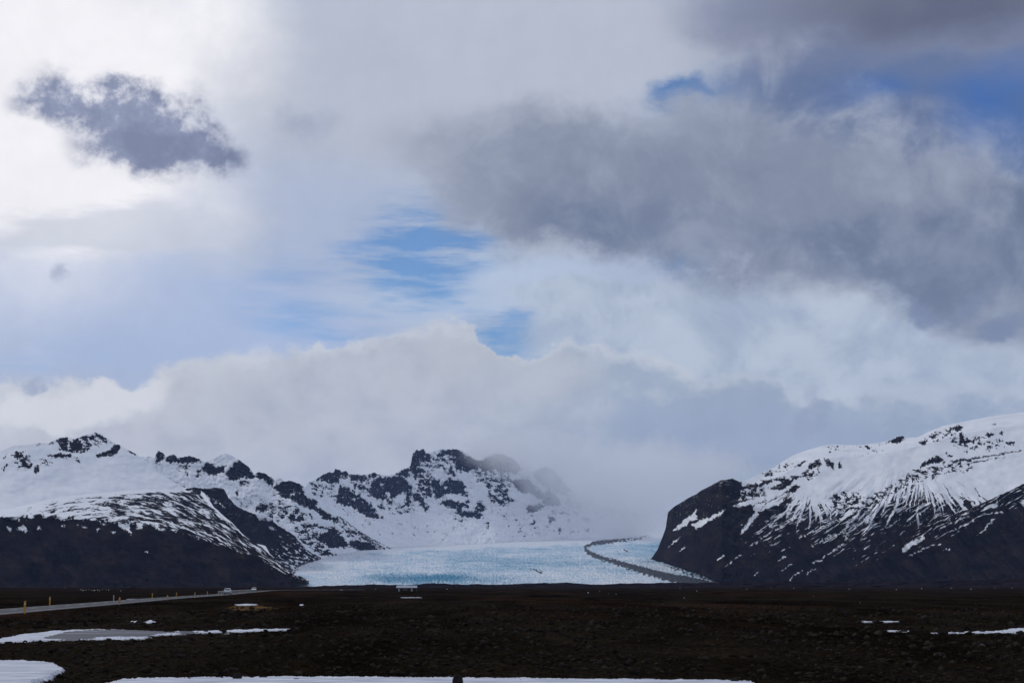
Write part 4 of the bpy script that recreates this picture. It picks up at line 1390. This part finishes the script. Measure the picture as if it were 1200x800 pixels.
# ------------------------------------------------------------------ air
def build_haze():
    bm = bmesh.new(); add_box(bm, (0, 0, 600), (33000, 33000, 1216))
    mt = bpy.data.materials.new('thin_air'); mt.use_nodes = True
    nt = NT(mt.node_tree)
    mt.node_tree.nodes.remove(mt.node_tree.nodes['Principled BSDF'])
    pv = nt.n('ShaderNodeVolumePrincipled')
    pv.inputs['Color'].default_value = (.42, .58, 1.0, 1)
    pv.inputs['Density'].default_value = HAZE
    nt.t.links.new(pv.outputs[0], mt.node_tree.nodes['Material Output'].inputs['Volume'])
    o = bm_obj('haze', bm, mt)
    tag(o, 'thin bluish air over the whole valley', 'haze', kind='stuff')


HAZE = 2.0e-5
build_haze()


# ------------------------------------------------------------------ sky
def build_world():
    w = bpy.data.worlds.new('World'); SC.world = w; w.use_nodes = True
    nt = NT(w.node_tree)
    bg = w.node_tree.nodes['Background']
    K = 10.0                                     # colours are divided by the background strength 0.1
    L = lambda r, g, b: lin(r, g, b, K)
    tc = nt.n('ShaderNodeTexCoord').outputs['Generated']
    sep = nt.n('ShaderNodeSeparateXYZ'); nt.set(sep.inputs[0], tc)
    az = nt.math('MULTIPLY', nt.math('ARCTAN2', sep.outputs[0], sep.outputs[1]), 57.29578)
    el = nt.math('MULTIPLY', nt.math('ARCSINE', sep.outputs[2]), 57.29578)
    cmb = nt.n('ShaderNodeCombineXYZ'); nt.set(cmb.inputs[0], az); nt.set(cmb.inputs[1], el)
    P0 = cmb.outputs[0]
    DEG = 57.29578 / F

    def ae(px, py):
        x, y, z = ray(px, py)
        return math.degrees(math.atan2(x, y)), math.degrees(math.atan2(z, math.hypot(x, y)))

    def warp(scale, amp, detail=6, rough=.58, zs=1.6, offs=(0, 0, 0)):
        v = nt.n('ShaderNodeMapping'); nt.set(v.inputs['Vector'], tc)
        v.inputs['Scale'].default_value = (1, 1, zs); v.inputs['Location'].default_value = offs
        nz = nt.noise(v.outputs[0], scale, detail, rough)
        d = nt.vmath('SUBTRACT', nz.outputs['Color'], (.5, .5, .5))
        d = nt.vmath('MULTIPLY', d, (amp, amp, 0))
        return nt.vmath('ADD', P0, d), nz.outputs['Fac']

    def field(P, blobs):
        tot = None
        for cx, cy, rx, ry, rot, wt in blobs:
            a, e = ae(cx, cy)
            mp = nt.n('ShaderNodeMapping', vector_type='TEXTURE')
            nt.set(mp.inputs['Vector'], P)
            mp.inputs['Location'].default_value = (a, e, 0)
            mp.inputs['Rotation'].default_value = (0, 0, math.radians(rot))
            mp.inputs['Scale'].default_value = (rx * DEG, ry * DEG, 1)
            g = nt.n('ShaderNodeTexGradient', gradient_type='SPHERICAL')
            nt.set(g.inputs[0], mp.outputs[0])
            f = nt.math('MULTIPLY', g.outputs['Fac'], wt)
            tot = f if tot is None else nt.math('ADD', tot, f)
        return tot

    Pa, na = warp(7, 5.0)
    Pb, nb = warp(11, 4.2, 7, .62, 1.4, (3, 1, 2))
    Ps, ns = warp(9, 3.2, 6, .6, 4.5, (1, 5, 2))          # flat streaks
    Pc, ncl = warp(26, 2.6, 7, .62, 1.3, (7, 2, 4))        # small torn puffs

    sky = nt.n('ShaderNodeTexSky', sky_type='NISHITA')
    sky.sun_disc = False
    sky.sun_elevation = math.radians(SUN_EL)
    sky.sun_rotation = math.radians(SUN_AZ)
    sky.altitude = 50; sky.air_density = 1.0; sky.dust_density = .3; sky.ozone_density = 3.0
    blue = nt.mix(1.0, sky.outputs[0], SKY_TINT, 'MULTIPLY')

    # high veil of thin cloud
    veil = nt.mix(nt.mapr(na, .35, .65), L(176, 188, 213), L(189, 198, 214))
    veil = nt.mix(nt.mapr(field(Ps, [(600, 40, 520, 160, 0, 1), (420, 140, 330, 130, 0, .7)]), .1, .7), veil, L(185, 192, 208))
    veil = nt.mix(nt.mapr(field(Ps, [(180, 370, 420, 120, -4, 1.0)]), .05, .6), veil, L(174, 190, 221))
    veil = nt.mix(nt.mapr(field(Ps, [(560, 335, 260, 45, 8, 1.0)]), .1, .7), veil, L(184, 199, 222))
    glow = nt.math('MULTIPLY', field(Pb, [(10, 120, 390, 330, 0, 1.5), (150, 30, 280, 150, 20, .8), (70, 235, 260, 70, 8, .6)]), nt.mapr(nt.noise(tc, 12, 6, .55, .2).outputs['Fac'], .3, .7, .8, 1.2))
    glow = nt.mapr(glow, .05, 1.35)
    veil = nt.mix(glow, veil, L(248, 247, 251))
    veil = nt.mix(nt.mapr(field(Ps, [(130, 275, 230, 45, 10, 1.0)]), .1, .6, 0, .75), veil, L(204, 209, 222))

    vs = nt.n('ShaderNodeMapping'); nt.set(vs.inputs['Vector'], tc); vs.inputs['Scale'].default_value = (1, 1, 7); vs.inputs['Rotation'].default_value = (0, math.radians(4), 0)
    st = nt.noise(vs.outputs[0], 14, 7, .62).outputs['Fac']
    pat = nt.noise(tc, 16, 7, .62, .4).outputs['Fac']
    holes = field(Ps, [(500, 284, 120, 80, 0, 1.4), (430, 312, 180, 75, 0, .55), (606, 396, 90, 46, -24, 1.7), (330, 375, 150, 40, 0, .4), (40, 420, 240, 55, 0, .35), (420, 400, 160, 50, 0, .45), (260, 330, 200, 40, 0, .25)])
    holes = nt.math('MULTIPLY', holes, nt.mapr(st, .28, .72, .4, 1.5))
    holes = nt.math('MULTIPLY', holes, nt.mapr(pat, .3, .7, .75, 1.2))
    hole = nt.mapr(holes, .05, 1.25, 0, .95)
    holes2 = field(Pb, [(800, 116, 60, 34, 0, 1.5), (1080, 130, 330, 170, 0, 1.3), (1200, 150, 190, 190, 0, 1.5), (930, 120, 150, 70, 0, .7), (790, 302, 48, 28, 0, .8), (1192, 388, 44, 24, 0, .8), (820, 300, 70, 30, 0, .4), (1400, 120, 260, 160, 0, 1.4)])
    holes2 = nt.math('MULTIPLY', holes2, nt.mapr(pat, .3, .7, .5, 1.35))
    hole2 = nt.mapr(holes2, .08, .95, 0, .96)
    dim = nt.mapr(az, 7.5, 11.5)
    deep = nt.math('MULTIPLY', nt.mapr(field(Pb, [(1215, 130, 130, 130, 0, 1.6), (1020, 112, 110, 40, 0, .7), (1400, 130, 200, 140, 0, 1.2)]), .05, .9), nt.mapr(pat, .3, .64, .25, 1))
    blue2 = nt.mix(dim, blue, nt.mix(deep, L(94, 113, 152), L(62, 104, 168)))
    col = nt.mix(hole, veil, blue)
    col = nt.mix(hole2, col, blue2)

    # pale broken cloud at the right
    rp = field(Pb, [(960, 420, 420, 110, -4, 1.4), (780, 365, 220, 70, 8, .9), (1130, 400, 200, 90, 0, 1.0), (640, 335, 120, 28, 4, .6)])
    rpc = nt.mix(nt.mapr(pat, .36, .64), L(163, 178, 201), L(186, 198, 214))
    col = nt.mix(nt.mapr(rp, .18, .6, 0, .92), col, rpc)
    col = nt.mix(nt.mapr(field(Pb, [(960, 345, 90, 30, 0, 1.0), (740, 350, 70, 22, 0, .8), (1100, 385, 150, 30, 0, .6)]), .2, .8, 0, .55), col, L(194, 204, 222))

    # the bank of cumulus behind the mountains
    bank = field(Pc, [(602, 396, 62, 40, -24, -2.0), (0, 560, 330, 125, 0, 2.2), (150, 530, 130, 110, 0, 1.5), (330, 540, 220, 150, 0, 2.4), (500, 510, 190, 150, 0, 2.4), (555, 440, 80, 70, 0, 1.3), (430, 460, 130, 70, 0, .9), (690, 520, 180, 140, 0, 2.4), (660, 450, 90, 60, 0, 1.1), (820, 560, 220, 135, 0, 2.4), (1000, 580, 300, 140, 0, 2.2),
                      (870, 480, 90, 45, 0, .9), (1150, 570, 260, 130, 0, 1.6), (-250, 560, 300, 160, 0, 2.2), (1450, 560, 340, 170, 0, 2.0)])
    bcol = nt.mix(nt.mapr(az, -20, -6), L(199, 202, 212), L(185, 191, 205))
    bcol = nt.mix(nt.mapr(az, -5, 7), bcol, L(160, 175, 195))
    bcol = nt.mix(nt.mapr(az, 8, 20, 0, .6), bcol, L(150, 167, 194))
    bcol = nt.mix(nt.mapr(bank, .34, 1.1, .6, 0), bcol, L(211, 216, 225))
    bcol = nt.mix(nt.mapr(ncl, .42, .66, 0, .35), bcol, L(203, 209, 218))
    bcol = nt.mix(nt.mapr(ncl, .5, .3, 0, .3), bcol, L(158, 170, 188))
    bcol = nt.mix(nt.mapr(field(Pc, [(140, 462, 75, 38, 12, 1.3), (50, 475, 70, 30, 0, .8), (30, 490, 110, 30, 0, .6)]), .15, .75, 0, .9), bcol, L(222, 224, 231))
    bcol = nt.mix(nt.mapr(field(Pc, [(560, 430, 130, 60, 0, 1.0), (660, 440, 80, 40, 0, .8)]), .1, .8, 0, .5), bcol, L(190, 196, 206))
    balpha = nt.mapr(nt.math('MULTIPLY', bank, nt.mapr(pat, .3, .7, .82, 1.18)), .24, .56)
    soft = nt.mapr(az, 5.5, 12)
    balpha = nt.math('ADD', nt.math('MULTIPLY', balpha, nt.math('SUBTRACT', 1, soft)), nt.math('MULTIPLY', nt.mapr(bank, .2, 1.0), soft))
    col = nt.mix(balpha, col, bcol)
    col = nt.mix(nt.mapr(field(Pc, [(790, 500, 120, 50, 0, 1.0), (870, 490, 90, 50, 0, 1.0), (930, 520, 160, 60, 0, .9)]), .25, .55, 0, .8), col, L(157, 171, 196))

    # big dark cloud
    dk = field(Pb, [(575, 225, 120, 92, 0, .75), (545, 170, 120, 60, 0, .4), (650, 185, 130, 75, 0, .6), (710, 245, 210, 85, 0, 1.3), (860, 215, 210, 112, 0, 1.2), (885, 150, 80, 50, 0, .45), (1000, 262, 270, 104, 0, 1.4), (1160, 306, 200, 88, 0, 1.3), (530, 180, 90, 60, 0, .6), (660, 160, 100, 50, 0, .6), (1180, 360, 90, 60, 0, .7), (860, 320, 120, 60, 0, .5), (1400, 330, 300, 150, 0, 1.3)])
    core = field(Pb, [(700, 265, 170, 60, 0, 1.1), (640, 215, 110, 60, 0, .5), (1130, 290, 240, 80, 10, 1.3), (960, 280, 200, 60, 0, .8), (1390, 280, 260, 120, 0, 1.0)])
    rip = nt.noise(tc, 9, 8, .66, .5).outputs['Fac']
    dcol = nt.mix(nt.mapr(core, .08, .9), L(131, 141, 163), L(107, 120, 147))
    dcol = nt.mix(nt.mapr(rip, .46, .72, 0, .45), dcol, L(160, 170, 188))
    dcol = nt.mix(nt.mapr(pat, .5, .28, 0, .4), dcol, L(112, 122, 148))
    fr = field(Pb, [(560, 190, 190, 105, -6, 1.0), (650, 150, 130, 60, 0, .6), (700, 200, 240, 110, 0, .9), (880, 170, 220, 100, 0, .9), (900, 300, 260, 90, 0, .6), (1120, 250, 240, 150, 0, .8)])
    fr = nt.math('MULTIPLY', fr, nt.mapr(pat, .32, .68, .45, 1.45))
    col = nt.mix(nt.mapr(fr, .12, .85, 0, .85), col, nt.mix(nt.mapr(pat, .35, .65), L(148, 157, 176), L(168, 175, 192)))
    dcol = nt.mix(nt.mapr(az, -4.5, 4, .55, 0), dcol, L(152, 160, 178))
    dcol = nt.mix(nt.mapr(pat, .46, .70, 0, .5), dcol, L(158, 168, 186))
    dk = nt.math('MULTIPLY', dk, nt.mapr(rip, .3, .7, .42, 1.5))
    dk = nt.math('MULTIPLY', dk, nt.mapr(pat, .3, .7, .75, 1.2))
    col = nt.mix(nt.mapr(dk, .08, 1.05, 0, .93), col, dcol)
    col = nt.mix(nt.mapr(field(Pb, [(1080, 350, 28, 26, 0, 1.1), (1185, 385, 60, 26, 20, 1.0), (1150, 345, 80, 30, 20, .7)]), .2, .8, 0, .8), col, L(124, 138, 168))

    # grey cloud along the top right
    tr = field(Pa, [(1030, -5, 320, 78, -3, 1.3), (1180, 0, 240, 66, 0, 1.0), (880, 40, 130, 110, 0, .8), (1300, -20, 320, 120, 0, 1.5)])
    tcol = nt.mix(nt.mapr(field(Pa, [(1150, -10, 330, 80, 0, 1.3)]), .1, .9), L(128, 137, 163), L(98, 104, 126))
    tr = nt.math('MULTIPLY', tr, nt.mapr(pat, .28, .72, .8, 1.2))
    col = nt.mix(nt.mapr(tr, .02, 1.3, 0, .92), col, tcol)

    # small torn dark cloud at the left, and wisps
    Pt, nct = warp(22, 2.3, 8, .62, 1.1, (2, 3, 8))
    sm = field(Pt, [(150, 152, 105, 66, -8, 1.5), (90, 112, 88, 44, 0, 1.0), (40, 122, 60, 26, 0, .8), (195, 140, 76, 60, 0, .7), (130, 190, 80, 34, 0, .55), (235, 182, 64, 40, -25, .65), (135, 88, 34, 30, 0, .5), (226, 228, 44, 34, -40, .6), (258, 180, 44, 34, 0, .45), (245, 250, 34, 20, -40, .45)])
    sm = nt.math('MULTIPLY', sm, nt.mapr(nct, .32, .66, 1.8, .3))
    scol = nt.mix(nt.mapr(nct, .36, .62), L(120, 129, 158), L(152, 161, 188))
    col = nt.mix(nt.mapr(sm, .10, 1.35, 0, .96), col, scol)
    wi = field(Pc, [(76, 318, 22, 24, 0, 1.0), (360, 145, 70, 40, 0, .9), (950, 482, 24, 40, 0, 1.6), (38, 452, 24, 9, 10, .9), (455, 400, 40, 14, 0, .6), (330, 190, 30, 16, 0, .4)])
    col = nt.mix(nt.mapr(wi, .2, .95, 0, .55), col, L(148, 160, 186))

    # fine mottling of cloud tone
    fm = nt.noise(tc, 38, 6, .6, .3).outputs['Fac']
    tone = nt.math('MULTIPLY', nt.mapr(pat, .25, .75, .955, 1.045, False), nt.mapr(fm, .25, .75, .975, 1.025, False))
    tn = nt.n('ShaderNodeVectorMath', operation='SCALE'); nt.set(tn.inputs[0], col); nt.set(tn.inputs['Scale'], tone)
    col = tn.outputs[0]

    # scale the unseen sky overhead and dim it behind the camera, toning down snow
    up = nt.mapr(el, 26, 65, 1.0, ZENITH)
    back = nt.mapr(sep.outputs[1], .2, -.6, 1.0, BEHIND)
    k = nt.math('MULTIPLY', up, back)
    sc = nt.n('ShaderNodeVectorMath', operation='SCALE'); nt.set(sc.inputs[0], col); nt.set(sc.inputs['Scale'], k)
    nt.set(bg.inputs['Color'], sc.outputs[0])
    bg.inputs['Strength'].default_value = .1


SUN_EL, SUN_AZ = 34.0, -62.0
SKY_TINT = (.62, .80, 1.0, 1)
ZENITH, BEHIND = 1.0, .72
build_world()

sun = bpy.data.lights.new('sun', 'SUN'); sun.energy = 1.1; sun.angle = math.radians(12); sun.color = (1.0, .96, .90)
so = bpy.data.objects.new('sun', sun); C.objects.link(so)
a, e = math.radians(SUN_AZ), math.radians(SUN_EL)
sd = Vector((math.sin(a) * math.cos(e), math.cos(a) * math.cos(e), math.sin(e)))
so.rotation_euler = sd.to_track_quat('Z', 'Y').to_euler()
so.location = (0, 0, 300)

cam = bpy.data.cameras.new('camera'); cam.lens = F * 36.0 / W; cam.sensor_width = 36.0
cam.clip_start = .1; cam.clip_end = 60000
co = bpy.data.objects.new('camera', cam); C.objects.link(co)
co.location = (0, 0, EYE); co.rotation_euler = (math.pi / 2 + PITCH, 0, 0)
SC.camera = co

SC.view_settings.view_transform = 'Standard'
SC.view_settings.look = 'None'
SC.view_settings.exposure = 0.0
SC.view_settings.gamma = 1.0
SC.view_settings.use_curve_mapping = False
cy = SC.cycles
cy.use_denoising = True
cy.max_bounces = 8; cy.diffuse_bounces = 3; cy.glossy_bounces = 2; cy.volume_bounces = 6; cy.transparent_max_bounces = 8
cy.caustics_reflective = False; cy.caustics_refractive = False
